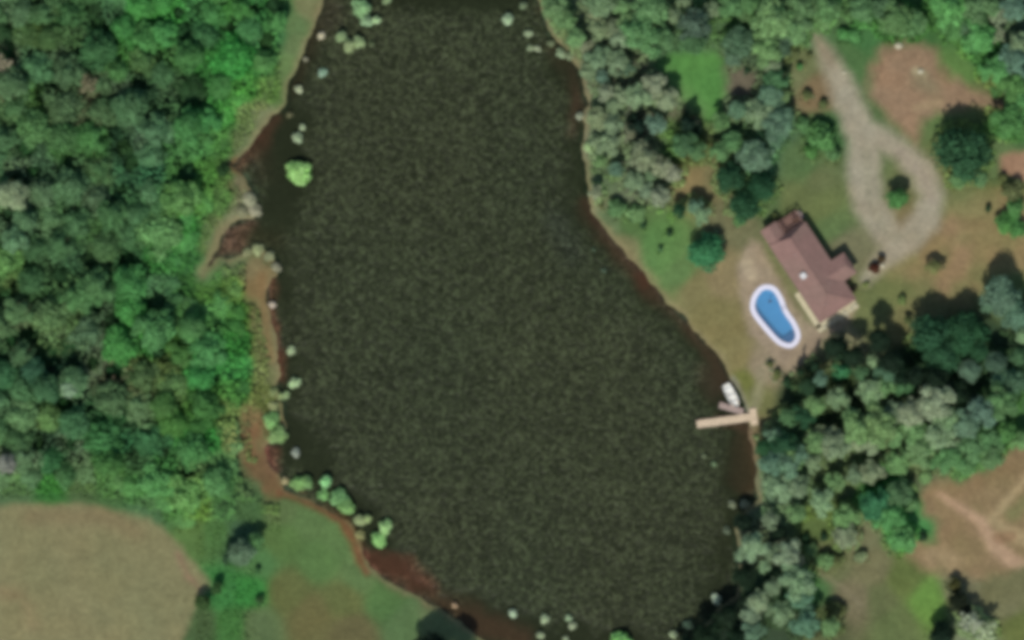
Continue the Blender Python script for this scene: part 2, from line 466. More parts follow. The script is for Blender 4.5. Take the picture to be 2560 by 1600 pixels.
FIELD = [(-400, 1262), (60, 1262), (200, 1258), (290, 1276), (370, 1300), (430, 1340), (480, 1400), (520, 1455), (524, 1474), (496, 1500), (474, 1555), (458, 1610), (440, 1900), (-400, 1900)]
CLEAR = [(2172, 168), (2205, 128), (2232, 108), (2300, 112), (2338, 128), (2345, 165), (2400, 205), (2450, 232), (2520, 258), (2500, 272), (2420, 272), (2340, 280), (2310, 300),
         (2300, 340), (2290, 370), (2255, 330), (2225, 300), (2195, 262), (2178, 225)]
CLEAR2 = [(2305, 1240), (2330, 1205), (2390, 1200), (2450, 1185), (2490, 1150), (2530, 1120), (2700, 1040), (2700, 1460), (2560, 1420), (2470, 1450), (2380, 1440), (2300, 1420), (2262, 1385),
          (2290, 1350), (2335, 1345), (2345, 1310), (2310, 1280)]
TAN = [(2240, 620), (2330, 590), (2380, 510), (2450, 480), (2540, 470), (2700, 500), (2700, 700), (2500, 665), (2440, 700), (2420, 750), (2340, 730), (2260, 700), (2200, 690), (2170, 650)]
PATIO = [(1850, 640), (1880, 600), (1900, 610), (1960, 720), (2010, 800), (2060, 830), (2140, 770), (2120, 810), (2060, 850), (2010, 900), (1990, 940), (1960, 920), (1920, 880), (1880, 840), (1860, 800), (1850, 740), (1845, 690)]
LAWN = [(1632, 160), (1660, 140), (1700, 125), (1790, 125), (1812, 150), (1816, 235), (1800, 300), (1770, 312), (1745, 280), (1700, 245), (1665, 205)]
DRIVE = [[(2035, 85, 6), (2062, 130, 20), (2098, 200, 30), (2135, 290, 36), (2162, 350, 42), (2158, 430, 42), (2172, 510, 38), (2215, 580, 36), (2245, 625, 26)],
         [(2175, 335, 34), (2248, 374, 27), (2306, 428, 32), (2330, 490, 30), (2315, 550, 36), (2265, 600, 36), (2225, 620, 26)],
         [(2250, 610, 36), (2200, 655, 22), (2165, 700, 12)]]


def drive_dist(X, Y): return np.minimum.reduce([line_dist(p, X, Y) for p in DRIVE])


def smooth(d, feather):  # 1 inside, 0 outside
    t = np.clip(0.5 - d / feather, 0, 1)
    return t * t * (3 - 2 * t)


def blend(col, w, rgb):
    w = w[..., None]
    return col * (1 - w) + lin(rgb) * w


def lake_sd(X, Y):
    d = sdist(LAKE, X, Y)
    return d + value_noise(X, Y, 26, 3) * 10 + value_noise(X, Y, 11, 4) * 5


def ground_field(X, Y):
    """colour, height and region id of the land at photo position"""
    nz = value_noise(X, Y, 40, 11); nz2 = value_noise(X, Y, 17, 12); nz3 = value_noise(X, Y, 90, 13)
    n = nz * 22 + nz2 * 12
    sd = lake_sd(X, Y)
    col = anchor_col(X, Y)
    reg = np.zeros(X.shape, int)
    # wood floor is bare leaf litter and thin green, darker than the crowns over it
    # west bank: yellowish strip along the water, then clay
    west = smooth(X - 900, 200)
    east = 1 - west
    col = blend(col, smooth(sd - 12 + n * 0.8, 30) * (0.5 + nz3 * 0.5 + nz * 0.6).clip(0, 1), (124, 123, 82))
    col = blend(col, smooth(sd - 8 + n * 0.3, 16) * 0.5, (140, 128, 96))
    # red clay banks
    clay = sdist([(600, 1085), (640, 1060), (668, 1100), (700, 1190), (720, 1230), (660, 1240), (610, 1200), (590, 1140)], X, Y)
    col = blend(col, smooth(clay + n * 2.2 + 4, 60) * 0.62, (128, 82, 62))
    col = blend(col, smooth(line_dist([(700, 1232, 5), (780, 1262, 8), (850, 1300, 9), (880, 1345, 12), (900, 1400, 10), (915, 1430, 5)], X, Y) + n * 0.3, 22) * 0.8, (122, 76, 52))
    col = blend(col, smooth(line_dist([(655, 690, 14), (658, 760, 10), (668, 830, 6), (680, 900, 5)], X, Y) + n * 0.3, 26) * 0.7, (134, 108, 72))
    col = blend(col, smooth(line_dist([(590, 400, 6), (575, 416, 8), (600, 432, 6)], X, Y) + n * 0.2, 20) * 0.8, (116, 78, 54))
    col = blend(col, smooth(line_dist([(1868, 1070, 12), (1875, 1130, 16), (1872, 1180, 10)], X, Y) + n * 0.3, 26) * 0.8, (122, 104, 82))
    col = blend(col, smooth(line_dist([(1500, 560, 6), (1560, 625, 8), (1640, 700, 8)], X, Y) + n * 0.3, 30) * 0.5, (132, 124, 88))
    # crop field
    fd = sdist(FIELD, X, Y) + n * 0.55
    fcol = lin((133, 128, 91)) * np.ones(X.shape + (3,))
    fcol = blend(fcol, (0.5 + nz3).clip(0, 1) * 0.6, (124, 127, 90))
    fcol = blend(fcol, smooth(line_dist([(80, 1290, 20), (260, 1290, 26), (340, 1330, 16)], X, Y), 60) * 0.6, (130, 115, 84))
    fcol = blend(fcol, smooth(line_dist([(445, 1385, 5), (470, 1440, 5), (500, 1470, 3)], X, Y) + nz2 * 6, 26) * 0.7, (150, 115, 96))
    fcol = blend(fcol, smooth(line_dist([(0, 1480, 8), (60, 1490, 10), (80, 1560, 8)], X, Y) + n, 60) * 0.5, (142, 122, 90))
    w = smooth(fd, 26)[..., None]
    col = col * (1 - w) + fcol * w
    reg[fd < 0] = 1
    # bright lawn
    ld = sdist(LAWN, X, Y) + nz2 * 10
    lcol = lin((86, 138, 70)) * np.ones(X.shape + (3,))
    lcol = blend(lcol, smooth(line_dist([(1655, 175, 14), (1700, 225, 18), (1760, 275, 14)], X, Y), 50) * 0.7, (104, 146, 84))
    w = smooth(ld, 44)[..., None]
    col = col * (1 - w) + lcol * w
    reg[ld < 0] = 2
    # dirt clearings
    cd = sdist(CLEAR, X, Y) + n * 0.7
    ccol = lin((146, 124, 98)) * np.ones(X.shape + (3,))
    ccol = blend(ccol, (0.4 + nz * 1.6).clip(0, 1) * 0.6, (154, 126, 98))
    ccol = blend(ccol, smooth(line_dist([(2290, 178, 10), (2310, 185, 8)], X, Y), 20) * 0.8, (176, 168, 132))
    ccol = blend(ccol, smooth(line_dist([(2290, 270, 8), (2350, 255, 10)], X, Y), 26) * 0.6, (176, 156, 118))
    ccol = blend(ccol, smooth(line_dist([(2300, 200, 20), (2330, 220, 20)], X, Y), 50) * 0.5, (128, 128, 96))
    w = smooth(cd, 44)[..., None]; col = col * (1 - w) + ccol * w
    reg[cd < 0] = 3
    c2 = sdist(CLEAR2, X, Y) + n * 0.9
    ccol = lin((142, 122, 90)) * np.ones(X.shape + (3,))
    ccol = blend(ccol, (0.3 + nz * 1.5).clip(0, 1) * 0.6, (128, 118, 80))
    ccol = blend(ccol, smooth(line_dist([(2330, 1380, 20), (2380, 1400, 30)], X, Y) + n, 50) * 0.7, (170, 150, 114))
    ccol = blend(ccol, smooth(line_dist([(2350, 1235, 8), (2400, 1270, 10), (2460, 1310, 14), (2480, 1360, 18), (2530, 1400, 16), (2600, 1440, 14)], X, Y) + nz2 * 8, 26) * 0.8, (186, 156, 126))
    ccol = blend(ccol, smooth(line_dist([(2580, 1180, 8), (2520, 1250, 9), (2480, 1300, 12), (2560, 1350, 16)], X, Y) + nz2 * 8, 24) * 0.7, (176, 158, 118))
    ccol = blend(ccol, smooth(line_dist([(2495, 1345, 14), (2530, 1340, 12)], X, Y) + nz2 * 5, 18) * 0.6, (144, 112, 84))
    ccol = blend(ccol, smooth(line_dist([(2530, 1290, 16), (2560, 1260, 16)], X, Y) + nz2 * 8, 30) * 0.6, (122, 128, 82))
    ccol = blend(ccol, smooth(line_dist([(2450, 1200, 16), (2540, 1170, 20)], X, Y) + n, 40) * 0.5, (132, 112, 78))
    w = smooth(c2, 44)[..., None]; col = col * (1 - w) + ccol * w
    reg[c2 < 0] = 3
    td = sdist(TAN, X, Y) + n * 1.3
    tcol = lin((140, 124, 86)) * np.ones(X.shape + (3,))
    tcol = blend(tcol, (0.4 + nz * 1.5 + nz3).clip(0, 1) * 0.7, (130, 128, 84))
    tcol = blend(tcol, smooth(line_dist([(2380, 570, 20), (2410, 640, 24), (2360, 700, 20)], X, Y) + n, 60) * 0.6, (154, 128, 98))
    w = smooth(td, 60)[..., None]; col = col * (1 - w) + tcol * w
    reg[td < 0] = 3
    pk = sdist([(2505, 390), (2560, 375), (2700, 380), (2700, 450), (2560, 452), (2500, 440)], X, Y) + n * 0.5
    col = blend(col, smooth(pk, 24), (156, 126, 100)); reg[pk < 0] = 3
    # the fringe of green between clearing and drive
    # tan ground between the bank trees and the house
    pd = sdist(PATIO, X, Y) + nz2 * 10
    pcol = lin((158, 144, 118)) * np.ones(X.shape + (3,))
    pcol = blend(pcol, smooth(line_dist([(1868, 665, 16), (1880, 690, 12)], X, Y), 26) * 0.9, (192, 178, 144))
    pcol = blend(pcol, (0.3 + nz * 1.6).clip(0, 1) * 0.5, (150, 134, 116))
    w = smooth(pd, 24)[..., None]; col = col * (1 - w) + pcol * w
    reg[pd < 0] = 4
    # gravel drive
    dd = drive_dist(X, Y) + nz2 * 7
    dcol = lin((162, 156, 133)) * np.ones(X.shape + (3,))
    dcol = blend(dcol, smooth(line_dist([(2165, 380, 8), (2175, 500, 8), (2220, 590, 8), (2290, 590, 8)], X, Y) + nz2 * 6, 40) * 0.5, (142, 140, 112))
    dcol = blend(dcol, smooth(line_dist([(2250, 380, 8), (2310, 440, 8), (2330, 500, 8)], X, Y) + nz2 * 6, 36) * 0.6, (158, 148, 134))
    dcol = blend(dcol, (0.3 + nz * 1.5).clip(0, 1) * 0.4, (162, 150, 124))
    dcol = blend(dcol, smooth(line_dist([(2045, 100, 20), (2075, 150, 18)], X, Y), 60) * 0.7, (142, 128, 100))
    w = smooth(dd, 40)[..., None]; col = col * (1 - w) + dcol * w
    reg[dd < -2] = 5
    # sandy path from the house to the dock
    col = blend(col, smooth(line_dist([(1905, 930, 12), (1895, 980, 12), (1882, 1030, 12), (1880, 1060, 8)], X, Y) + nz2 * 8, 24) * 0.6, (150, 146, 116))
    col = blend(col, smooth(line_dist([(1832, 945, 6), (1850, 990, 8), (1866, 1030, 8)], X, Y) + nz2 * 4, 16) * 0.8, (134, 136, 122))
    col = blend(col, smooth(line_dist([(1990, 1405, 3), (2060, 1440, 5), (2110, 1470, 5), (2150, 1510, 4)], X, Y) + nz2 * 6, 18) * 0.5, (144, 136, 108))
    # submerged bed
    col = blend(col, smooth(sd + 8, 14), (96, 66, 46))
    reg[sd < 0] = 6
    # height (metres): gentle roll, bank, lake bed
    z = nz3 * 0.25 + nz * 0.10
    land = np.clip(sd / 22.0, -1, 1)
    z = np.where(sd > 0, -0.30 + (z + 0.30) * np.clip(sd / 22.0, 0, 1) ** 0.7, -0.30 + np.maximum(sd / 15.0 * 0.45, -2.4))
    # level pads
    for poly in (POOL, [(1885, 565), (1990, 525), (2150, 680), (2150, 760), (2055, 825), (1985, 745)]):
        q = smooth(sdist(poly, X, Y) - 14, 26)
        z = z * (1 - q)
    basin = smooth(sdist(POOL, X, Y) + 9, 4)
    z = z * (1 - basin) + basin * -2.2
    return col, z, reg, sd


print('field data ready')
# ------------------------------------------------------------------ ground
step = 5.0
gx = np.concatenate([-80 - np.geomspace(30, 40000, 16)[::-1], np.arange(-80, 2641, step), 2640 + np.geomspace(30, 40000, 16)])
gy = np.concatenate([-80 - np.geomspace(30, 40000, 16)[::-1], np.arange(-80, 1681, step), 1680 + np.geomspace(30, 40000, 16)])
GX, GY = np.meshgrid(gx, gy)
g_col, g_z, g_reg, g_sd = ground_field(np.clip(GX, -300, 2860), np.clip(GY, -215, 1755))
far = np.clip(np.maximum.reduce([-80 - GX, GX - 2640, -80 - GY, GY - 1680]) / 400.0, 0, 1)[..., None]
fz = far[..., 0]
g_z = np.where(g_sd < 0, g_z, g_z)
wild = lin((70, 98, 60)) * (1 + 0.5 * value_noise(GX, GY, 900, 31)[..., None]) + 0 * g_col
g_col = g_col * (1 - far) + wild * far
lake_far = (np.abs(GY - 800) > 900)
g_z = np.where(lake_far, g_z * (1 - fz) + 0.1 * fz, g_z)
g_reg = np.where(lake_far & (g_reg == 6), 0, g_reg)
ny, nx = GX.shape
Vg = np.stack([wx(GX), wy(GY), g_z], -1).reshape(-1, 3)
idx = np.arange(nx * ny).reshape(ny, nx)
Fg = np.stack([idx[1:, :-1], idx[1:, 1:], idx[:-1, 1:], idx[:-1, :-1]], -1).reshape(-1, 4)
rg = g_reg[:-1, :-1].ravel()
colA = np.concatenate([np.clip(g_col, 0, 1).reshape(-1, 3) * K_GROUND, np.ones((nx * ny, 1))], 1).astype(np.float32)
names = {0: ('ground', 'mown grass, scrub and wood floor around the lake'), 1: ('crop_field', 'dry olive-tan crop field in the lower left corner'),
         2: ('lawn', 'bright green lawn among the grey-green trees'), 3: ('bare_dirt', 'reddish bare dirt clearings on the right side'),
         4: ('patio', 'tan hard ground around the pool and house'), 5: ('driveway', 'pale gravel driveway with a turning loop'),
         6: ('lake_bed', 'red clay bed under the shallow lake water')}
for k, (nm, lb) in names.items():
    f = Fg[rg == k]
    if not len(f): continue
    used, inv = np.unique(f, return_inverse=True)
    me = mesh_np(nm, Vg[used], inv.reshape(f.shape), M_ground, smooth=True)
    ca = me.color_attributes.new('tone', 'FLOAT_COLOR', 'POINT')
    ca.data.foreach_set('color', colA[used].ravel())
    tag(link(bpy.data.objects.new(nm, me)), lb, kind='structure')

# ------------------------------------------------------------------ lake water
wxs = np.arange(480, 1930, 5.0); wys = np.arange(-216, 1758, 5.0)
WX, WY = np.meshgrid(wxs, wys)
wsd = lake_sd(WX, WY)
raw = sdist(LAKE, WX, WY)
wc = lin((47, 55, 40)) * np.ones(WX.shape + (3,))
n1 = value_noise(WX, WY, 60, 41); n2 = value_noise(WX, WY, 24, 42)
wc = blend(wc, (0.5 + value_noise(WX, WY, 220, 43)).clip(0, 1) * 0.6, (52, 56, 40))
wc = blend(wc, smooth(line_dist([(1390, 560, 20), (1430, 640, 24)], WX, WY) + n1 * 30, 90) * 0.7, (44, 52, 50))
# silt clouds in the shallows
def silt(pts, rgb, a, fe):
    global wc
    wc = blend(wc, smooth(line_dist(pts, WX, WY) + n1 * 26 + n2 * 12, fe) * a, rgb)
silt([(800, 10, 10), (770, 120, 12), (730, 240, 12)], (52, 44, 32), 0.8, 50)
silt([(820, 60, 24), (830, 20, 20)], (54, 48, 40), 0.6, 60)
silt([(690, 300, 8), (660, 335, 18), (630, 385, 24), (600, 415, 14)], (72, 46, 34), 0.95, 44)
silt([(650, 400, 30), (660, 440, 20)], (54, 50, 38), 0.7, 60)
silt([(630, 560, 10), (585, 600, 26), (555, 630, 14), (510, 680, 4)], (78, 56, 46), 0.95, 40)
silt([(640, 590, 20), (690, 600, 20)], (50, 48, 30), 0.7, 60)
silt([(678, 700, 8), (676, 760, 10), (690, 820, 12), (700, 880, 12), (702, 940, 10)], (86, 52, 38), 0.95, 26)
silt([(712, 830, 6), (724, 838, 3)], (84, 78, 66), 0.5, 20)
silt([(670, 1130, 20), (690, 1180, 10)], (96, 52, 44), 0.8, 34)
silt([(700, 1190, 6), (760, 1236, 8), (860, 1290, 8), (900, 1360, 12)], (74, 58, 34), 0.9, 22)
silt([(910, 1390, 16), (950, 1412, 20), (1010, 1430, 30), (1080, 1470, 22)], (92, 54, 42), 0.95, 40)
silt([(1080, 1490, 26), (1150, 1530, 26), (1200, 1560, 24), (1300, 1600, 30)], (74, 54, 40), 0.85, 60)
silt([(1870, 1080, 14), (1870, 1150, 24), (1870, 1220, 22)], (74, 60, 42), 0.9, 44)
silt([(1840, 1100, 14), (1840, 1200, 20)], (54, 50, 36), 0.8, 50)
silt([(1850, 1062, 10), (1790, 1072, 8)], (78, 60, 48), 0.85, 22)
silt([(1470, 300, 10), (1440, 230, 16), (1430, 170, 10)], (62, 50, 40), 0.8, 50)
silt([(1440, 240, 8), (1432, 330, 8)], (76, 54, 46), 0.6, 40)
silt([(1360, 20, 14), (1370, 60, 12)], (64, 52, 40), 0.8, 40)
silt([(1410, 140, 20), (1380, 110, 14)], (60, 54, 40), 0.8, 40)
silt([(1462, 500, 10), (1500, 570, 20), (1560, 650, 24), (1620, 720, 22), (1700, 800, 14), (1780, 900, 12), (1810, 960, 12)], (70, 52, 40), 0.85, 44)
silt([(1590, 690, 8), (1610, 705, 8)], (84, 50, 38), 0.8, 24)
silt([(1760, 920, 20), (1790, 980, 20)], (64, 54, 44), 0.8, 60)
silt([(1830, 1040, 6), (1790, 1040, 6)], (66, 48, 36), 0.8, 20)
silt([(720, 410, 20), (740, 380, 26)], (38, 48, 34), 0.5, 60)
wc = blend(wc, smooth(raw + 7 + n2 * 6, 14) * 0.45, (66, 58, 38))
rip = 1 - smooth(line_dist([(780, 0, 24), (745, 150, 34), (705, 350, 66), (680, 560, 46), (715, 760, 10), (725, 900, 20), (715, 1060, 42), (800, 1180, 40), (900, 1300, 30), (960, 1400, 30), (1080, 1480, 30), (1200, 1560, 50), (1400, 1600, 50), (1600, 1600, 40)], WX, WY) + n1 * 60 + n2 * 30, 80)
rip *= 1 - smooth(line_dist([(1370, 30, 20), (1430, 180, 30), (1460, 320, 20), (1450, 450, 36), (1500, 580, 26), (1600, 710, 26), (1700, 810, 26), (1790, 930, 40), (1850, 1080, 50), (1850, 1200, 40), (1790, 1500, 30)], WX, WY) + n1 * 50 + n2 * 30, 70)
rip *= 1 - smooth(line_dist([(880, -100, 100), (1000, -10, 24), (1300, 0, 20)], WX, WY) + n1 * 20, 60)
rip = 0.10 + 0.9 * rip
ny2, nx2 = WX.shape
idx = np.arange(nx2 * ny2).reshape(ny2, nx2)
Fw = np.stack([idx[1:, :-1], idx[1:, 1:], idx[:-1, 1:], idx[:-1, :-1]], -1).reshape(-1, 4)
keep = (wsd < 14)
kf = keep.ravel()[Fw].any(1)
Fw = Fw[kf]
used, inv = np.unique(Fw, return_inverse=True)
Vw = np.stack([wx(WX), wy(WY), np.full(WX.shape, -0.30)], -1).reshape(-1, 3)
me = mesh_np('lake_water', Vw[used], inv.reshape(Fw.shape), M_water, smooth=True)
ca = me.color_attributes.new('tone', 'FLOAT_COLOR', 'POINT')
silty = np.clip((wc[..., 0] / wc[..., 1] - 1.0) * 2.2, 0, 1).reshape(-1, 1)
wcol = np.concatenate([wc.reshape(-1, 3) * (np.array([0.37, 0.50, 0.43]) * (1 - silty) + silty * np.array([0.66, 0.66, 0.64])), np.ones((nx2 * ny2, 1))], 1).astype(np.float32)
ca.data.foreach_set('color', wcol[used].ravel())
ra = me.attributes.new('ripple', 'FLOAT', 'POINT')
ra.data.foreach_set('value', rip.ravel()[used].astype(np.float32))
tag(link(bpy.data.objects.new('lake_water', me)), 'dark olive lake water flecked with ripples', kind='structure')
print('ground and water built')

# ------------------------------------------------------------------ foliage prototypes


def leaf_quads(C, N, size, aspect=0.75, rs=RS):
    """leaf cards at C (n,3) facing N (n,3)"""
    n = len(C)
    N = N / (np.linalg.norm(N, axis=1, keepdims=True) + 1e-9)
    T = rs.normal(size=(n, 3)); T -= (T * N).sum(1, keepdims=True) * N
    T /= np.linalg.norm(T, axis=1, keepdims=True) + 1e-9
    B = np.cross(N, T)
    s = size * rs.uniform(0.6, 1.35, (n, 1))
    V = np.stack([C - T * s, C - B * s * aspect + N * s * 0.15, C + T * s, C + B * s * aspect + N * s * 0.15], 1).reshape(-1, 3)
    F = np.arange(n * 4).reshape(n, 4)
    return V, F


def crown_mesh(name, seed, lobes, nleaf, leaf, spread=0.62, lobe_r=(0.26, 0.44), flat=0.55, sparse=1.0, cone=False):
    """unit crown: radius 1 in plan, centre height 0, height about 2*flat. Leaf cards cover many lobes of different height."""
    rs = np.random.RandomState(seed)
    Cs = []; Ns = []
    L = []
    for i in range(lobes):
        if cone:
            t = i / max(1, lobes - 1)
            r = (1 - t) * 0.72 * math.sqrt(rs.uniform(0.25, 1)); a = rs.uniform(0, 6.283)
            L.append((r * math.cos(a), r * math.sin(a), (-0.8 + 1.9 * t) * flat * 1.2, (0.42 - 0.26 * t)))
        else:
            a = 2.399 * i + rs.uniform(-0.5, 0.5); q = math.sqrt((i + 0.3) / lobes)
            r = q * spread * rs.uniform(0.85, 1.25)
            z = flat * (0.75 * (1 - q * q) - 0.15) + rs.uniform(-0.22, 0.22) * flat
            L.append((r * math.cos(a), r * math.sin(a), z, rs.uniform(*lobe_r)))
    w = np.array([l[3] ** 2 for l in L]); w /= w.sum()
    for (x, y, z, r), ww in zip(L, w):
        n = int(nleaf * ww)
        d = rs.normal(size=(n, 3)); d /= np.linalg.norm(d, axis=1, keepdims=True)
        d[:, 2] = np.where(d[:, 2] < -0.25, -d[:, 2], d[:, 2])
        rr = r * (rs.uniform(0.55, 1.08, (n, 1)))
        jag = 1 + 0.22 * np.sin(d[:, :1] * 9 + x * 20) * np.cos(d[:, 1:2] * 8 + y * 17)
        c = np.array([[x, y, z]]) + d * rr * jag * np.array([[1, 1, 0.85 * max(flat, 0.45) * 1.5]])
        Cs.append(c); Ns.append(d + rs.normal(size=(n, 3)) * 0.55 + np.array([[0, 0, 0.45]]))
    C = np.concatenate(Cs); N = np.concatenate(Ns)
    if sparse < 1:
        k = rs.rand(len(C)) < sparse; C = C[k]; N = N[k]
    V, F = leaf_quads(C, N, leaf, rs=rs)
    return mesh_np(name, V, F, M_leaf)


def trunk_mesh(name, seed, mat, limbs=5):
    """unit: height 1 (crown centre), plan spread 1"""
    rs = random.Random(seed)
    mb = MB()
    x = y = 0.0; pts = [(0, 0, 0.0)]
    for z in (0.3, 0.6, 0.9, 1.15):
        x += rs.uniform(-0.05, 0.05); y += rs.uniform(-0.05, 0.05); pts.append((x, y, z))
    for i in range(4): mb.tube(pts[i], pts[i + 1], 0.085 - i * 0.019, 0.066 - i * 0.019, 8)
    for k in range(limbs):
        a = 6.283 * k / limbs + rs.uniform(-0.4, 0.4); z0 = rs.uniform(0.5, 0.85)
        e = (0.5 * math.cos(a), 0.5 * math.sin(a), z0 + rs.uniform(0.15, 0.35))
        mb.tube((x * 0.5, y * 0.5, z0), e, 0.035, 0.02, 6)
        mb.tube(e, (e[0] * 1.5 + rs.uniform(-.1, .1), e[1] * 1.5 + rs.uniform(-.1, .1), e[2] + 0.12), 0.02, 0.008, 5)
    me = bpy.data.meshes.new(name); me.from_pydata(mb.v, [], mb.f); me.update(); me.materials.append(mat)
    return me


CR = {'broad': [crown_mesh('crown', 100 + i, 22 + 3 * i, 4200, 0.058, flat=0.55) for i in range(6)],
      'loose': [crown_mesh('crown', 200 + i, 17 + 2 * i, 2600, 0.062, spread=0.72, lobe_r=(0.2, 0.36), flat=0.5) for i in range(5)],
      'pine': [crown_mesh('crown', 300 + i, 16, 2800, 0.05, flat=0.9, cone=True) for i in range(3)],
      'bush': [crown_mesh('foliage', 400 + i, 9 + 2 * i, 900, 0.105, spread=0.58, lobe_r=(0.3, 0.5), flat=0.5) for i in range(4)],
      'ragged': [crown_mesh('crown', 500 + i, 12 + i, 1500, 0.06, spread=0.8, lobe_r=(0.16, 0.3), flat=0.45) for i in range(3)]}
TR = [trunk_mesh('trunk', 50 + i, M_bark) for i in range(3)]
TRP = trunk_mesh('trunk', 60, M_barkpale, 8)
print('prototypes ready')

TREES = []        # every plant: dict for the labels


def gz(px, py):
    c, z, r, s = ground_field(np.array([[float(px)]]), np.array([[float(py)]]))
    return float(z[0, 0])


def plant(px, py, r, rgb, h=None, kind='broad', name=None, jitter=0.06, cat='tree', label=None, group=None, z=None, squash=1.0, rz=None, k=None):
    """a tree or bush: Empty at the foot, trunk and crown below it. r in photo pixels, h metres to the top."""
    rm = r / S
    bush = kind == 'bush'
    if h is None: h = rm * (1.1 if bush else 2.4) + (0.2 if bush else 2.0)
    z0 = (gz(px, py) if z is None else z)
    foot = empty(name or ('bush' if bush else {'pine': 'conifer_tree'}.get(kind, 'broadleaf_tree')), (wx(px), wy(py), z0), random.uniform(0, 6.28) if rz is None else rz)
    flat = {'broad': 0.55, 'loose': 0.5, 'pine': 1.1, 'bush': 0.5, 'ragged': 0.45}[kind]
    ch = min(h * (0.5 if not bush else 0.6), rm * ({'broad': 1.55, 'pine': 3.0}.get(kind, 1.4)) * flat)     # half height of crown
    c_me = random.choice(CR[kind])
    cr = bpy.data.objects.new('foliage' if bush else 'crown', c_me)
    link(cr, foot)
    sz = ch / flat
    cr.scale = (rm, rm * squash, sz)
    cr.location = (0, 0, max(h - ch * 1.15, ch * 0.35))
    j = [random.uniform(1 - jitter, 1 + jitter) for _ in range(3)]; g = random.uniform(1 - jitter, 1 + jitter)
    kk = (K_LEAF * (0.93 if px > 1300 else 1.0)) if k is None else k
    rc = np.array(rgb, float); rc = rc * 0.84 + rc.mean() * 0.16 + np.array([-2.0, 1.5, 0])
    L = lin(rc) * np.array(j) * g * kk
    L = [float(v) for v in L * min(1.0, 0.72 / L.max())]
    cr.color = (*L, 1.0)
    tr = bpy.data.objects.new('stem' if bush else 'trunk', random.choice(TR) if kind != 'ragged' else TRP)
    link(tr, foot)
    zc = max(h - ch * 1.15, ch * 0.35)
    tr.scale = (rm * (1.0 if not bush else 0.7), rm * (1.0 if not bush else 0.7), zc + 0.05)
    foot['category'] = cat
    TREES.append(dict(o=foot, x=px, y=py, r=r, rgb=rgb, kind=kind, cat=cat, label=label, group=group))
    return foot


# ---- colour notes
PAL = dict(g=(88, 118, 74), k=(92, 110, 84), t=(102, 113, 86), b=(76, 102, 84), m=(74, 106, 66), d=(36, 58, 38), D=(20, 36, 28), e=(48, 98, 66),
           v=(72, 122, 68), p=(124, 146, 112), o=(80, 86, 52), G=(66, 106, 56), s=(62, 84, 66), T=(110, 119, 96), w=(100, 121, 92), E=(36, 68, 44), Q=(62, 92, 60))


def batch(ox, oy, s, text, kind='loose', hk=1.0, hmin=4.0, **kw):
    for it in text.split(';'):
        it = it.split()
        if len(it) < 4: continue
        x, y, r = (float(v) for v in it[:3])
        kd = it[4] if len(it) > 4 else kind
        rp = r * s * {'loose': 1.24, 'broad': 1.06, 'pine': 1.05}.get(kd, 1.0)
        h = max(hmin, (rp / S * 1.8 + 2.6) * hk)
        if kd == 'bush': h = rp / S * 1.3 + 0.4
        plant(ox + x * s, oy + y * s, rp, PAL[it[3]], h, kd, **kw)


# upper middle: grey-green wood between lake and lawn
batch(1340, 0, .2248, """200 110 130 g;330 240 100 g;440 430 100 g;560 540 80 t;700 40 150 k;660 190 80 t;690 340 110 t;850 330 90 t;950 90 100 g;1010 240 100 g;
1250 110 190 m;1180 400 200 m;950 430 110 w;1390 420 130 m;1540 190 80 k;1640 20 80 k;1740 300 160 s;1730 470 130 Q;680 650 120 k;900 700 120 k;1010 770 80 s;580 810 90 t;730 860 70 b;
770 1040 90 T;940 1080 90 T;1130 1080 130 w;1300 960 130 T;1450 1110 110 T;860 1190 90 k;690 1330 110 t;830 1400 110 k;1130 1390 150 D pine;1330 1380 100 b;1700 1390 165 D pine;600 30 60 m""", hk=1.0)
batch(1700, 0, .2248, """350 110 80 k;560 70 120 m;760 60 100 m;1000 220 200 g;1320 80 150 m;1250 330 150 g;640 480 160 s;930 560 160 g;580 640 90 b;180 330 130 s;
700 180 70 m;1060 890 120 Q;990 770 70 d bush;1135 765 55 d bush;750 775 55 d bush;980 1060 120 b;1110 1080 80 g;860 1270 140 k;640 1230 100 b;1030 1400 150 b;1110 1210 45 d bush;1500 120 90 g;1590 220 90 g;
1270 590 90 o bush;1440 620 40 o bush;1410 1060 70 o bush;1590 1160 60 o bush;1330 740 50 G bush;450 1350 90 m;1700 40 70 G""", hk=0.85)
# bank below
batch(1440, 320, .2513, """300 170 110 w;660 290 130 t;850 390 90 T;960 460 80 T;240 340 60 g;400 420 70 b;570 530 90 k;700 620 70 k;830 690 90 T;190 640 60 T;400 800 110 m bush;600 850 110 g bush;
1080 170 110 Q;1210 240 80 m;1430 240 90 m;1560 140 90 m;1780 290 150 b;1850 90 80 d;1980 60 80 b;1530 500 150 E broad;1840 590 150 E broad;1680 780 160 E broad;1620 920 80 m bush;
1020 830 60 E;1180 780 70 b;1250 870 80 k;560 900 40 d bush;665 965 45 d bush;930 1045 42 d bush;840 1205 34 Q bush;1395 1030 36 k bush;250 780 36 o bush;1980 880 40 o bush;740 480 50 k;
""", hk=0.9)
plant(1766, 628, 52, (48, 98, 62), 5.4, 'broad')
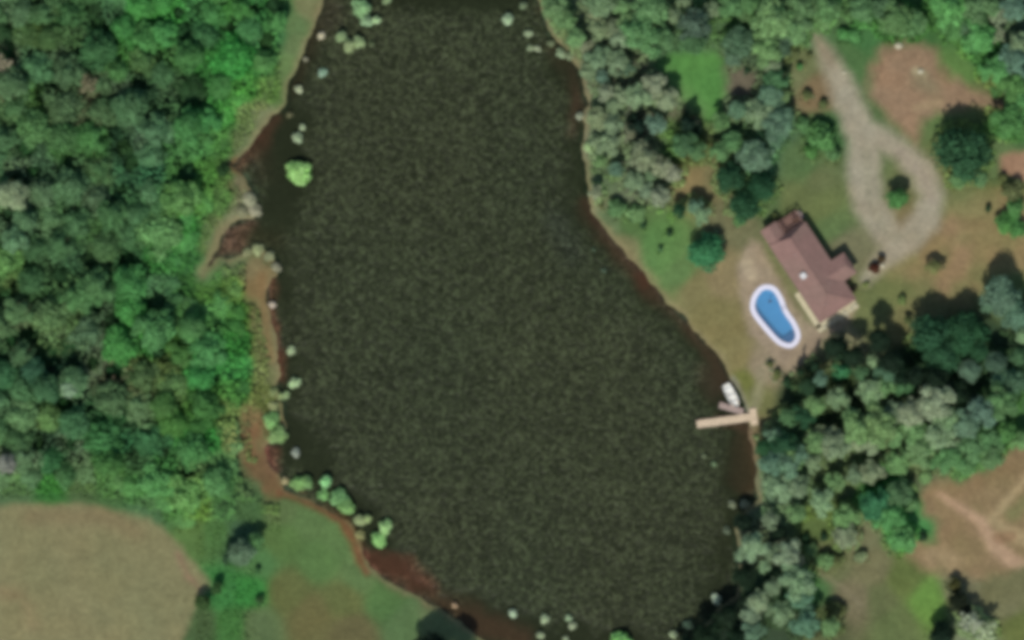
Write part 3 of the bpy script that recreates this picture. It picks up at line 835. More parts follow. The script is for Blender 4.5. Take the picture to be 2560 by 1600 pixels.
# top right
batch(1920, 0, .3571, """60 130 90 g;210 180 80 g;120 250 60 s;100 330 70 s;400 60 90 m;660 80 80 m;780 50 90 Q;880 140 110 m;1010 160 80 m;1250 70 120 v;1290 190 80 G;1450 60 120 m;1380 190 80 Q;1450 260 110 v;
1610 120 80 T ragged;1590 250 70 T ragged;1710 50 90 b;1740 330 90 w;1720 430 110 b;1590 500 90 v;1700 600 100 G;1760 720 80 v;1680 840 110 G;1600 640 60 G bush;1770 900 60 G;
600 250 60 v bush;520 240 50 v bush;1500 480 50 v bush;850 300 26 o bush;80 840 90 b;40 960 70 b;30 700 70 b;20 460 60 k;240 880 60 m bush;370 960 120 G bush;450 1080 60 m bush;
300 1060 60 G bush;900 1390 78 G broad;1345 1080 200 E broad;1480 1250 70 m bush;1330 1250 80 m bush;1710 1340 90 o bush;1720 1460 80 G bush;1540 1460 30 d bush;1650 1560 90 G bush;1740 1600 80 G bush;1640 1250 40 o bush""", hk=0.85)
# round the house
plant(2316 + 14, 668, 20, (92, 100, 60), 3.4, 'loose', name='young_tree')
plant(2352, 664, 13, (104, 92, 64), 2.4, 'loose', name='young_tree')
plant(2203, 648, 12, (70, 52, 36), 1.6, 'bush', label='dark brown leafy clump above the maroon one at the foot of the driveway')
plant(2186, 670, 17, (70, 36, 28), 1.9, 'bush', label='maroon leafy clump at the foot of the driveway, right of the house')  # two dark leafy clumps form one dark arc beside the drive
plant(2254, 752, 14, (94, 106, 60), 1.8, 'bush', label='small olive bush on the grass left of the big dark tree')
plant(2268, 800, 12, (70, 80, 46), 2.2, 'bush', label='narrow dark bush at the left foot of the big dark tree')
plant(2134, 722, 11, (70, 62, 46), 1.1, 'bush', label='dark brown shrub against the house at the roof corner facing right')
plant(2165, 712, 10, (104, 110, 66), 0.9, 'bush', label='low olive shrub just right of the house corner')
# dark wood below the pool
batch(1900, 820, .2248, """900 470 140 e pine;1230 370 60 w;660 560 70 b;1110 500 80 Q;1400 500 130 s;1370 650 110 g;1200 700 130 w;1560 640 110 Q;850 790 110 k;500 660 80 d;590 860 110 g;470 980 110 E;
300 990 90 Q;1300 1060 180 g;1060 1110 160 g;1480 950 120 k;1690 1120 140 g;850 1290 140 t;610 1260 110 g;150 1200 90 b;300 1270 90 E;120 1440 110 b;420 1400 100 b;1200 1270 110 T;1730 1290 110 m;
870 300 110 d pine;600 420 90 d pine;440 480 60 d pine;110 400 45 o bush;190 520 60 o bush;290 610 60 d bush;350 650 50 d bush;1000 960 90 g""", hk=1.15, hmin=7)
batch(2140, 640, .2248, """820 860 240 E broad;1180 850 240 E broad;930 1080 220 E broad;1600 450 230 b broad;1780 660 190 b broad;1840 880 90 w;1540 1180 130 s;1250 1270 130 b;1640 1380 160 b;1790 1130 100 Q;1330 1050 110 E;1440 560 80 b""", kind='broad', hk=0.95, hmin=7)
batch(1920, 530, .3571, """1160 1330 110 T;990 1400 90 T;1480 1400 90 b;1620 1330 100 m;1730 1200 70 s;1360 1480 90 b;1250 1460 80 w""", hk=1.3, hmin=9)
# lower right
batch(1920, 1060, .3571, """150 230 90 g;350 90 70 t;460 130 100 t;610 90 90 t;750 80 90 g;870 60 80 g;900 260 80 g;1060 190 100 g;1200 60 120 w;1250 240 100 m;1400 150 100 m;1520 100 90 m;1560 220 80 m;1650 60 70 G;1750 120 60 g;
720 330 80 t;600 350 60 k;460 400 60 g;210 430 70 w;60 440 90 w;370 540 80 w;540 650 80 g;190 620 60 g;530 770 80 t;740 560 100 e;840 650 90 v;930 800 90 v;1080 790 40 d bush;900 490 90 Q;1380 290 60 m;
1100 370 60 g bush;400 960 80 g bush;300 880 60 g bush;480 960 60 o bush;260 800 40 d bush;390 790 36 d bush;600 770 30 o bush;1000 560 70 m bush;650 930 50 t bush""", hk=1.0, hmin=6)
batch(1680, 1060, .3571, """550 860 90 w;680 670 55 k;800 910 85 T;700 890 60 k;860 1090 110 w;700 1130 55 k;890 1210 80 b;600 1230 70 T;540 1320 65 w;750 1310 80 k;920 1390 90 b;560 1440 70 b;640 990 40 w;690 270 80 b;800 280 80 b;
770 140 80 E;870 430 60 k;980 270 55 k;1100 1410 60 g;1000 1480 80 o bush;640 170 60 E;1150 1300 70 o bush;470 950 30 t bush""", hk=1.2, hmin=7)
# bottom right corner: bare grey trees with near-black broad crowns
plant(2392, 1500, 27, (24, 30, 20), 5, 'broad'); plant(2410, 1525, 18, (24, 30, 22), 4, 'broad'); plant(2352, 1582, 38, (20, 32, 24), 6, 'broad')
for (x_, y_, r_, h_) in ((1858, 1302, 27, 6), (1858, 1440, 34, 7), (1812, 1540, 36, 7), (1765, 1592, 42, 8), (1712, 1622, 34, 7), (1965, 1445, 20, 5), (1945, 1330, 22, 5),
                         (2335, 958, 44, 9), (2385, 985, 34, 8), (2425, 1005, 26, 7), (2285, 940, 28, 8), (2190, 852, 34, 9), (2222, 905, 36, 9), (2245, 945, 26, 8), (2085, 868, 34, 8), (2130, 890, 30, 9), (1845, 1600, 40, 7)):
    plant(x_, y_, r_, (24, 38, 26), h_, 'broad')  # near-black crown colour stands in for deep shade at these spots
plant(2420, 1550, 30, (125, 130, 118), 6.5, 'ragged', name='bare_tree'); plant(2460, 1578, 30, (132, 142, 112), 6, 'ragged', name='bare_tree')
plant(2385, 1464, 20, (58, 56, 28), 3.0, 'bush')
plant(1990, 1385 + 15, 22, (128, 126, 108), 6, 'ragged', name='bare_tree')
# beside the field and the bottom edge
plant(606, 1378, 36, (78, 100, 78), 6.5, 'broad'); plant(575, 1392, 20, (44, 66, 44), 4.5, 'loose'); plant(640, 1352, 22, (66, 98, 62), 4.5, 'loose')
plant(545, 1470, 18, (44, 66, 34), 3.2, 'bush'); plant(508, 1505, 24, (44, 62, 32), 3.2, 'bush'); plant(650, 1500, 14, (48, 78, 40), 1.6, 'bush')
plant(645, 1425, 11, (44, 76, 42), 1.4, 'bush'); plant(1080, 1628, 58, (16, 26, 20), 9, 'broad'); plant(1145, 1640, 40, (18, 28, 22), 9, 'broad')  # the two large near-black crowns stand in for a tree's cast shadow

# ---- pale water-edge bushes
PALE = [(903, 20, 27, (118, 150, 112), 2.8, 'pale green bush at the top of the lake, the big hooked one'),
        (916, 52, 20, (116, 146, 112), 2.2, 'pale green bush in the lake touching the lower side of the hooked bush'),
        (939, 50, 13, (130, 158, 122), 1.6, 'small pale green bush on the right tip of the hooked clump'),
        (966, 0, 14, (110, 132, 98), 1.8, 'pale green bush cut by the top edge of the photo, out in the lake'),
        (854, 92, 17, (124, 142, 110), 2.0, 'pale bush forming the left arm of the U-shaped clump'),
        (874, 114, 20, (128, 142, 110), 1.8, 'pale bush at the bottom of the U-shaped clump'),
        (898, 106, 18, (130, 142, 108), 2.0, 'pale bush forming the right arm of the U-shaped clump'),
        (929, 110, 9, (84, 94, 68), 0.8, 'faint olive tuft right of the U-shaped clump'),
        (804, 89, 12, (160, 156, 138), 1.0, 'whitish tuft by the northwest shore, topmost of the single tufts'),
        (764, 148, 8, (124, 122, 104), 0.8, 'tiny whitish tuft hugging the northwest shore'),
        (806, 182, 14, (136, 156, 138), 1.2, 'pale grey-green tuft farthest from the northwest shore'),
        (747, 223, 13, (160, 164, 138), 1.2, 'round cream tuft off the northwest shore above the bend'),
        (724, 287, 10, (104, 102, 78), 0.8, 'dull olive tuft just above the comma-shaped pair'),
        (744, 344, 16, (142, 152, 128), 1.5, 'pale tuft, thick lower half of the comma-shaped pair'),
        (756, 318, 10, (140, 150, 124), 1.1, 'small pale tuft, thin upper half of the comma-shaped pair'),
        (1269, 48, 17, (160, 172, 150), 1.6, 'whitish bush alone in the lake near the top'),
        (1308, 14, 12, (118, 130, 106), 1.4, 'grey-green tuft at the top edge off the northeast bank'),
        (1322, 85, 12, (134, 144, 122), 1.2, 'pale round tuft off the northeast bank above the flat one'),
        (1326, 120, 11, (140, 150, 126), 0.9, 'left half of the flat whitish tuft pair off the northeast bank'),
        (1344, 121, 10, (136, 146, 122), 0.9, 'right half of the flat whitish tuft pair off the northeast bank'),
        (1378, 108, 12, (96, 108, 80), 1.2, 'dull green tuft close to the northeast bank'),
        (1402, 133, 16, (122, 134, 108), 1.4, 'pale green bush beside the northeast bank, left of a pair'),
        (1424, 140, 13, (110, 122, 96), 1.3, 'grey-green bush beside the northeast bank, right of a pair'),
        (1449, 290, 12, (132, 130, 114), 1.1, 'cream tuft on the east shore halfway down the grey trees'),
        (1474, 368, 18, (128, 152, 110), 1.4, 'pale green bush on the east shore, upper of a slanting pair'),
        (1492, 388, 18, (128, 156, 114), 1.4, 'pale green bush on the east shore, lower of a slanting pair'),
        (624, 500, 22, (142, 142, 116), 1.3, 'beige reed clump on the point of the west shore, upper part'),
        (638, 525, 20, (146, 142, 122), 1.2, 'beige reed clump on the point of the west shore, tip in the water'),
        (606, 528, 18, (128, 132, 104), 1.2, 'greenish beige reed clump on the shore above the narrow inlet'),
        (618, 630, 14, (138, 136, 108), 1.0, 'beige reed clump, left end of the arc below the narrow inlet'),
        (645, 624, 18, (142, 146, 112), 1.1, 'beige reed clump at the crown of the arc below the inlet'),
        (674, 640, 17, (134, 138, 110), 1.1, 'beige reed clump on the shoulder of the arc below the inlet'),
        (691, 668, 15, (138, 134, 114), 1.1, 'beige reed clump, lower right end of the arc below the inlet'),
        (681, 762, 11, (160, 152, 138), 1.0, 'small whitish tuft on red shallows of the west shore'),
        (729, 876, 13, (162, 172, 142), 1.1, 'whitish tuft off the west shore below the thin mud spit'),
        (735, 957, 17, (160, 176, 146), 1.4, 'large whitish tuft in the water off the west shore'),
        (716, 988, 12, (130, 146, 106), 1.2, 'green tuft between the large whitish tuft and the shore'),
        (702, 990, 11, (126, 142, 100), 1.2, 'small green tuft nearer the shore under the large whitish tuft'),
        (683, 980, 14, (128, 132, 92), 1.2, 'yellow-green bush on the west shore above the big round bushes'),
        (684, 1015, 16, (130, 134, 96), 1.3, 'khaki bush on the west shore topping the big green bushes'),
        (678, 1050, 26, (112, 146, 88), 2.4, 'big light green bush on the west shore, upper of two'),
        (694, 1086, 28, (116, 150, 94), 2.4, 'big light green bush on the west shore corner, lower of two'),
        (739, 1132, 14, (138, 146, 132), 1.2, 'grey tuft in the water off the southwest corner'),
        (712, 1202, 11, (152, 138, 104), 1.0, 'cream tuft at the left end of the southwest bush row'),
        (746, 1208, 22, (114, 150, 92), 2.2, 'round light green bush, leftmost large one of the southwest row'),
        (768, 1206, 19, (112, 148, 92), 2.0, 'light green bush touching the leftmost large one on its right'),
        (815, 1204, 18, (124, 172, 118), 2.2, 'bright minty bush sticking out on top of the southwest row'),
        (808, 1236, 18, (104, 152, 94), 1.6, 'green bush below the bright minty bush'),
        (848, 1242, 26, (106, 142, 94), 2.4, 'large green bush in the middle of the southwest row, upper left'),
        (866, 1266, 25, (112, 142, 92), 2.3, 'large green bush in the middle of the southwest row, lower right'),
        (900, 1300, 18, (128, 138, 98), 1.8, 'yellowish bush between the two large groups of the southwest row'),
        (920, 1296, 13, (130, 142, 102), 1.5, 'small yellowish bush pointing to the water in the southwest row'),
        (900, 1336, 15, (124, 126, 86), 1.2, 'khaki bush on the red clay below the yellowish bushes'),
        (962, 1318, 21, (130, 168, 108), 2.0, 'light green bush at the right end of the row, upper lobe'),
        (948, 1348, 24, (126, 168, 106), 2.0, 'light green bush at the right end of the row, lower lobe'),
        (1137, 1514, 9, (160, 128, 106), 1.2, 'pinkish dead tuft on the red south bank'),
        (1282, 1533, 13, (142, 154, 132), 1.1, 'pale tuft off the south bank, leftmost of the bottom group'),
        (1362, 1547, 14, (158, 170, 142), 1.2, 'brightest whitish tuft of the bottom group'),
        (1351, 1588, 12, (138, 148, 124), 1.0, 'pale tuft under the brightest one near the bottom edge'),
        (1422, 1545, 11, (132, 144, 122), 1.1, 'pale tuft, upper of the touching pair near the bottom edge'),
        (1431, 1564, 12, (142, 152, 128), 1.0, 'pale tuft, lower of the touching pair near the bottom edge'),
        (1414, 1597, 9, (142, 150, 126), 0.8, 'pale tuft cut by the bottom edge below the touching pair'),
        (1553, 1602, 30, (104, 156, 88), 2.6, 'light green bush cut by the bottom edge in mid water'),
        (1684, 1586, 13, (124, 142, 110), 1.1, 'pale tuft by the bottom edge, left of two near the black shade'),
        (1719, 1561, 14, (132, 148, 118), 1.2, 'pale tuft above the bottom edge, right of two near the black shade'),
        (1791, 1496, 15, (150, 160, 142), 1.3, 'whitish tuft beside the overhanging trees of the southeast shore'),
        (1830, 1262, 12, (108, 110, 94), 1.0, 'grey tuft by the southeast shore, left of a pair above black shade'),
        (1862, 1260, 14, (118, 120, 104), 1.1, 'grey tuft by the southeast shore, right of a pair above black shade'),
        (1817, 1326, 13, (84, 88, 74), 0.9, 'dim grey tuft in the water left of the southeast trees'),
        (1760, 1140, 8, (98, 108, 86), 0.6, 'faint grey-green tuft below the dock, left of two'),
        (1785, 1160, 9, (92, 106, 80), 0.6, 'faint grey-green tuft below the dock, right of two'),
        (1510, 676, 8, (72, 84, 70), 0.5, 'faint grey tuft out in the lake off the east bank'),
        (1484, 624, 6, (72, 84, 70), 0.5, 'tiny faint tuft out in the lake off the east bank')]
for (x, y, r, c, h, lb) in PALE:
    reed = 'reed' in lb
    plant(x, y, r, c, h, 'bush', name='reed_clump' if reed else ('water_tuft' if 'tuft' in lb else 'waterside_bush'), cat='reeds' if reed else ('tuft' if 'tuft' in lb else 'bush'),
          label=lb, group='pale bushes and tufts along the water', z=-0.32, k=1.6 if reed else 2.05)
b0 = plant(748, 430, 42, (120, 158, 92), 2.6, 'bush', name='round_bush', label='big round yellow-green bush standing alone in the lake near the west shore', z=-0.32, squash=0.88, rz=0.2, k=2.1)

# ---- the wood west of the lake, one tree at a time
GAPS = [(480, 232, 46), (15, 84, 34), (290, 332, 20), (312, 372, 22), (330, 400, 26), (45, 450, 22), (68, 374, 24), (50, 470, 30), (20, 530, 26), (160, 410, 26), (110, 235, 22), (130, 225, 18),
        (320, 655, 22), (360, 672, 20), (225, 650, 22), (150, 690, 24), (20, 735, 24), (390, 755, 28), (240, 775, 18), (285, 800, 22), (80, 840, 24), (30, 850, 16), (170, 880, 36), (120, 885, 30),
        (290, 930, 24), (235, 910, 18), (165, 1010, 22), (95, 1110, 22), (175, 1110, 22), (335, 1130, 20), (470, 1180, 12), (400, 880, 16), (240, 20, 26), (250, 60, 22), (500, 20, 16), (465, 80, 26), (448, 32, 14),
        (400, 140, 14), (355, 210, 24), (205, 130, 16), (690, 15, 26), (665, 100, 22), (15, 140, 30), (380, 270, 14), (310, 475, 14), (470, 430, 24), (570, 70, 14), (75, 660, 16), (200, 1000, 10), (85, 430, 16), (560, 425, 16), (410, 1130, 14), (330, 1060, 14), (640, 30, 14)]


def wood_dens(x, y):
    s = float(lake_sd(np.array([[float(x)]]), np.array([[float(y)]]))[0, 0])
    f = float(sdist(FIELD, np.array([[float(x)]]), np.array([[float(y)]]))[0, 0])
    return s, f


cand = []
rr = random.Random(21)
XY = [(rr.uniform(-60, 790), rr.uniform(-60, 1330)) for _ in range(14000)]
A = np.array(XY)
SDl = sdist(LAKE, A[:, 0], A[:, 1]); SDf = sdist(FIELD, A[:, 0], A[:, 1])
GA = np.array(GAPS)
placed = []
for (x, y), s, f in zip(XY, SDl, SDf):
    if f < 60 or s < 78 or (x > 625 and y > 600) or (x > 585 and y > 1000) or x < -34 or y < -34: continue
    fringe = s < 120 or f < 90
    if x > 560 and y > 1225: continue
    if y > 1240 and x > 470: continue
    if s < 125 and rr.random() < 0.35: continue
    rad = rr.uniform(24, 38) if fringe else rr.choice((rr.uniform(34, 46), rr.uniform(44, 62)))
    if ((GA[:, 0] - x) ** 2 + (GA[:, 1] - y) ** 2 < (GA[:, 2] + rad * 0.62) ** 2).any(): continue
    if any((px - x) ** 2 + (py - y) ** 2 < ((rad + pr) * 0.66) ** 2 for px, py, pr in placed): continue
    placed.append((x, y, rad))
print('west wood trees', len(placed))


def srgb_fix(c):
    r, g, b = c
    if r > g * 0.82: r, b = g * 0.80, min(b, g * 0.72)
    m = (62.0, 98.0, 58.0)
    return tuple(v * 0.76 + q * 0.24 for v, q in zip((r * 0.98, g * 1.02, b * 0.95), m))


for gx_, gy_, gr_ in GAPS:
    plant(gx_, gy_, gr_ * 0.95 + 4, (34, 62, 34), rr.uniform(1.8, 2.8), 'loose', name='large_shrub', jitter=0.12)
for (x, y, rad) in placed:
    c = anchor_col(np.array([x]), np.array([y]), 4.0)[0]
    srgb = np.where(c <= 0.0031308, c * 12.92, 1.055 * c ** (1 / 2.4) - 0.055) * 255
    s, f = wood_dens(x, y)
    low = s < 120 or f < 90
    h = rr.uniform(1.6, 3.2) if low else rr.uniform(4.8, 7.0)
    if any((gx_ - x) ** 2 < 900 and 10 < y - gy_ < 90 for gx_, gy_, gr_ in GAPS if gr_ > 18): h += 1.8
    if srgb.sum() < 150: srgb = srgb * 1.35
    srgb = tuple(float(v) for v in srgb)
    plant(x, y, rad * 1.12, srgb_fix(srgb), h, 'broad' if rr.random() < 0.6 else 'loose', name='large_shrub' if h < 4 else None, jitter=0.045, squash=rr.uniform(0.72, 1.0))
# pale and brown individuals in the west wood
plant(15, 165, 26, (112, 100, 88), 7, 'ragged', name='bare_tree'); plant(228, 212, 24, (96, 90, 72), 6, 'ragged', name='bare_tree'); plant(288, 958, 17, (98, 86, 68), 4.5, 'ragged', name='bare_tree')
plant(180, 972, 22, (104, 124, 102), 8, 'loose'); plant(35, 490, 44, (108, 120, 98), 9, 'broad'); plant(20, 1160, 28, (104, 108, 98), 7, 'loose')

print('plants', len(TREES))

# ------------------------------------------------------------------ undergrowth between the trees (uncountable)
N = 90000
ux = RS.uniform(-70, 2630, N); uy = RS.uniform(-70, 1670, N)
usd = sdist(LAKE, ux, uy)
fd_ = sdist(FIELD, ux, uy); ld_ = sdist(LAWN, ux, uy)
okw = (usd > 14) & (fd_ > 12)
tr_xy = np.array([(t['x'], t['y'], t['r']) for t in TREES])
near = np.zeros(N, bool)
for i in range(0, N, 5000):
    d = np.hypot(ux[i:i + 5000, None] - tr_xy[:, 0], uy[i:i + 5000, None] - tr_xy[:, 1]) - tr_xy[:, 2]
    near[i:i + 5000] = d.min(1) < 7
west_w = (ux < 700) & (uy < 1330) & ((usd > 60) | near) | ((ux > 490) & (ux < 660 + 0 * uy + 30 * np.sin(uy / 23.0)) & (uy > 1300) & (RS.rand(N) < np.clip((690 - ux) / 90.0, 0, 1)))
east_w = (ux > 1350) & ~((ux > 1700) & (ux < 2560) & (uy > 520) & (uy < 820) & (ux + uy * 0.0 > 1690)) & (ux > 1350)
ccol_, _, creg, _ = ground_field(ux, uy)
k_ = okw & (creg == 0) & (west_w | (east_w & near))
keepu = np.where(k_)[0]
ux, uy = ux[keepu], uy[keepu]
uc = ccol_[keepu]
n_u = len(ux)
uc[:, 0] = np.minimum(uc[:, 0], uc[:, 1] * 0.85)
uz = -0.02 + RS.uniform(0.05, 0.4, n_u)
Cu = np.stack([wx(ux), wy(uy), uz], -1)
Nu = RS.normal(size=(n_u, 3)) * 0.6 + np.array([[0, 0, 1.0]])
Vu, Fu = leaf_quads(Cu, Nu, 0.24)
# taller scrub and saplings knitting the crowns together
M2 = 150000
cx_ = RS.uniform(-60, 2620, M2); cy_ = RS.uniform(-60, 1660, M2)
csd = sdist(LAKE, cx_, cy_); cfd = sdist(FIELD, cx_, cy_)
tall = np.array([(t['x'], t['y'], t['r']) for t in TREES if t['kind'] != 'bush' and sum(t['rgb']) > 120])
dk = np.array([(t['x'], t['y'], t['r']) for t in TREES if t['kind'] != 'bush' and sum(t['rgb']) <= 120])
e1 = np.empty(M2); e2 = np.empty(M2)
for i in range(0, M2, 5000):
    sl = slice(i, i + 5000)
    e1[sl] = (np.hypot(cx_[sl, None] - tall[:, 0], cy_[sl, None] - tall[:, 1]) - tall[:, 2]).min(1)
    e2[sl] = (np.hypot(cx_[sl, None] - dk[:, 0], cy_[sl, None] - dk[:, 1]) - dk[:, 2]).min(1)
gq = np.full(M2, 1e9)
for gx_, gy_, gr_ in GAPS: gq = np.minimum(gq, np.hypot(cx_ - gx_, cy_ - gy_) - gr_)
nn = value_noise(cx_, cy_, 42, 61) * 2.2 + value_noise(cx_, cy_, 19, 62) * 1.5
westm = (cx_ < 700) & (cy_ < 1300) & (csd > 22 + 16 * value_noise(cx_, cy_, 30, 77)) & (cfd > 26) & ~((cx_ > 590) & (cy_ > 1030) & (value_noise(cx_, cy_, 24, 91) < 0.16)) & ~((cx_ > 612) & (cy_ > 640) & (cy_ < 760))
rise = np.clip(np.minimum(csd - 40, cfd - 26) / 90.0, 0, 1)
hw = rise * 3.1 + 0.3 + nn * np.clip(rise, 0.22, 1)
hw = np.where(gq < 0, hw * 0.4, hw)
eastm = (cx_ > 1340) & (csd > 10) & (e1 < 13) & (e2 > 2) & ~((cx_ > 1690) & (cx_ < 2560) & (cy_ > 540) & (cy_ < 830)) & ~((cx_ > 2120) & (cx_ < 2360) & (cy_ > 330) & (cy_ < 640))
he = 1.9 + nn * 0.75 - np.clip(e1 + 3, 0, 12) * 0.10
cc, _, cr_, _ = ground_field(cx_, cy_)
ok2 = (westm | (eastm & (cr_ == 0)))
ii = np.where(ok2)[0]
hz = np.where(westm, hw, he)[ii]
hz = np.maximum(0.15, hz + RS.uniform(-0.35, 0.25, len(ii)))
ccx, ccy = cx_[ii], cy_[ii]
C2 = np.stack([wx(ccx), wy(ccy), hz], -1)
N2 = RS.normal(size=(len(ii), 3)) * 0.5 + np.array([[0, 0, 1.0]])
V2, F2 = leaf_quads(C2, N2, 0.30)
ac = anchor_col(ccx, ccy, 4.0)
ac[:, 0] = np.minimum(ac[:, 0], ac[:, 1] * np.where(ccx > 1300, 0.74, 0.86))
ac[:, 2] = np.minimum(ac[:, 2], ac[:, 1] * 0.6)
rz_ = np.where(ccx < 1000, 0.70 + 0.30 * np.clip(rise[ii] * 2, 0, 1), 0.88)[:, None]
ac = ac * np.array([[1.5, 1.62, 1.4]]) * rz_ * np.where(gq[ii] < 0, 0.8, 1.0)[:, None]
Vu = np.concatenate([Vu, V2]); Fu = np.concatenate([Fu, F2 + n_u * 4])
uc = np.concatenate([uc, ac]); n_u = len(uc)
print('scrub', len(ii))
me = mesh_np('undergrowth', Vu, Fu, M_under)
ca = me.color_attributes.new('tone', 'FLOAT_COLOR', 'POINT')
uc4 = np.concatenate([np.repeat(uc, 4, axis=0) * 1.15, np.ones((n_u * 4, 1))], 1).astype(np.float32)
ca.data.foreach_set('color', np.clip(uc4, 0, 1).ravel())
tag(link(bpy.data.objects.new('undergrowth', me)), 'low scrub and leaves covering the wood floor', kind='stuff')
print('undergrowth', n_u)

# ------------------------------------------------------------------ house
HO = empty('house', (wx(1900), wy(580), 0.0), math.atan2(-0.836, 0.549))
tag(HO, 'single-storey house with pinkish brown hip roof beside the pool', 'house')
p2 = 1 / S
U0, U1, W = 40 * p2, 272 * p2, 106 * p2
EZ, PITCH = 2.75, 0.42
oh = 0.45
# walls
mb = MB()
t = 0.2
wall_poly = [(U0 + oh, oh), (U1 - oh, oh), (U1 - oh, W - oh), (217 * p2 - oh, W - oh), (217 * p2 - oh, 145 * p2 - oh), (157 * p2 + oh, 145 * p2 - oh), (157 * p2 + oh, W - oh), (U0 + oh, W - oh)]
mb.prism(wall_poly, -0.2, EZ - 0.02)
mb.build('wall', M_wall, HO)
mb = MB(); mb.prism([(x + (0.04 if x > 9 else -0.04), y + (0.04 if y > 3.5 else -0.04)) for x, y in wall_poly], -0.25, 0.25)
mb.build('foundation', M_rock, HO)


def roof_rows(name, faces, parent, mat):
    """each roof slope laid in overlapping shingle courses; faces: list of planar polygons (eave first edge)"""
    mb = MB()
    for poly in faces:
        P = [Vector(p) for p in poly]
        e = (P[1] - P[0]).normalized(); nrm = e.cross(P[-1] - P[0]).normalized()
        up = nrm.cross(e).normalized()
        L = [((p - P[0]).dot(e), (p - P[0]).dot(up)) for p in P]
        H = max(v for _, v in L)
        nr = max(2, int(H / 0.42)); dv = H / nr

        def span(v):
            xs = []
            for (a, b), (c, d) in zip(L, L[1:] + L[:1]):
                if abs(b - d) < 1e-6:
                    if abs(b - v) < 1e-4: xs += [a, c]
                elif min(b, d) - 1e-6 <= v <= max(b, d) + 1e-6: xs.append(a + (c - a) * (v - b) / (d - b))
            return (min(xs), max(xs)) if xs else None
        for i in range(nr):
            v0, v1 = i * dv, (i + 1) * dv
            s0 = span(v0 + 1e-4); s1 = span(min(v1, H - 1e-3))
            if not s0 or not s1: continue
            def pt(a, v, lift): return P[0] + e * a + up * v + nrm * lift
            q = [pt(s0[0], v0, 0.05), pt(s0[1], v0, 0.05), pt(s1[1], v1, 0.012), pt(s1[0], v1, 0.012)]
            b = [pt(s0[0], v0, -0.06), pt(s0[1], v0, -0.06), pt(s1[1], v1, -0.06), pt(s1[0], v1, -0.06)]
            mb.add([tuple(x) for x in q + b], [(0, 1, 2, 3), (7, 6, 5, 4), (0, 4, 5, 1), (1, 5, 6, 2), (2, 6, 7, 3), (3, 7, 4, 0)])
    return mb.build(name, mat, parent)


RH = EZ + PITCH * W / 2
rz0, rz1 = U0 + 0.9, U1 - W / 2
A_, B_, C_, D_ = (U0, 0, EZ), (U1, 0, EZ), (U1, W, EZ), (U0, W, EZ)
E_, F_ = (rz0, W / 2, RH), (rz1, W / 2, RH)
roof = roof_rows('roof', [(A_, B_, F_, E_), (B_, C_, F_), (C_, D_, E_, F_), (D_, A_, E_)], HO, M_roof)
# wing roof (garage bay facing the drive)
wa, wb, wv = 157 * p2, 217 * p2, 145 * p2
wh = EZ + PITCH * (wb - wa) / 2
wm = (wa + wb) / 2
vi = W - (wb - wa) / 2 - 0.3
roof_rows('wing_roof', [((wb, vi - 0.2, EZ), (wb, wv, EZ), (wm, wv - 0.9, wh), (wm, vi - 0.2, wh)), ((wb, wv, EZ), (wa, wv, EZ), (wm, wv - 0.9, wh)),
                        ((wa, wv, EZ), (wa, vi - 0.2, EZ), (wm, vi - 0.2, wh), (wm, wv - 0.9, wh))], HO, M_roof)
ev = 46 * p2
ez = EZ - 0.16
xw = U0 + 1.3
roof_rows('porch_roof', [((-0.1, -0.02, ez), (xw, -0.02, ez), (xw, ev / 2, ez + 0.4 * ev / 2), (-0.1, ev / 2, ez + 0.4 * ev / 2)),
                         ((xw, ev, ez), (-0.1, ev, ez), (-0.1, ev / 2, ez + 0.4 * ev / 2), (xw, ev / 2, ez + 0.4 * ev / 2))], HO, M_roof)
mbx = MB()
mbx.prism([(0.3, 0.35), (U0 + oh - 0.05, 0.35), (U0 + oh - 0.05, ev - 0.35), (0.3, ev - 0.35)], -0.2, ez - 0.05)
mbx.build('porch_wall', M_wall, HO)
mb = MB()
mb.tube((rz0, W / 2, RH + 0.03), (rz1, W / 2, RH + 0.03), 0.11, 0.11, 8)
for a, b in ((E_, A_), (E_, D_), (F_, B_), (F_, C_)): mb.tube((a[0], a[1], a[2] + .03), (b[0], b[1], b[2] + .03), 0.09, 0.09, 6)
mb.build('ridge_cap', M_roof, roof)
v_ = MB(); v_.box((150 * p2, 28 * p2, EZ + PITCH * 28 * p2 + 0.35), (0.75, 0.75, 0.75)); v_.build('roof_vent', M_trim, roof)
v_ = MB(); v_.box((150 * p2, 28 * p2, EZ + PITCH * 28 * p2 + 0.76), (0.95, 0.95, 0.08)); v_.build('vent_cap', M_trim, roof)
for u, v in ((95, 40), (200, 72), (240, 36)):
    v_ = MB(); v_.tube((u * p2, v * p2, EZ + 0.4), (u * p2, v * p2, EZ + PITCH * min(v, 106 - v) * p2 + 0.4), 0.07, 0.07, 8); v_.build('vent_pipe', M_metal, roof)
for (a, b) in (((U0, -0.07), (U1, -0.07)), ((U0, W + 0.07), (wa - .05, W + 0.07)), ((wb + .05, W + 0.07), (U1, W + 0.07))):
    v_ = MB(); v_.box(((a[0] + b[0]) / 2, a[1], EZ - 0.08), (abs(b[0] - a[0]), 0.12, 0.12)); v_.build('gutter', M_guttr, HO)


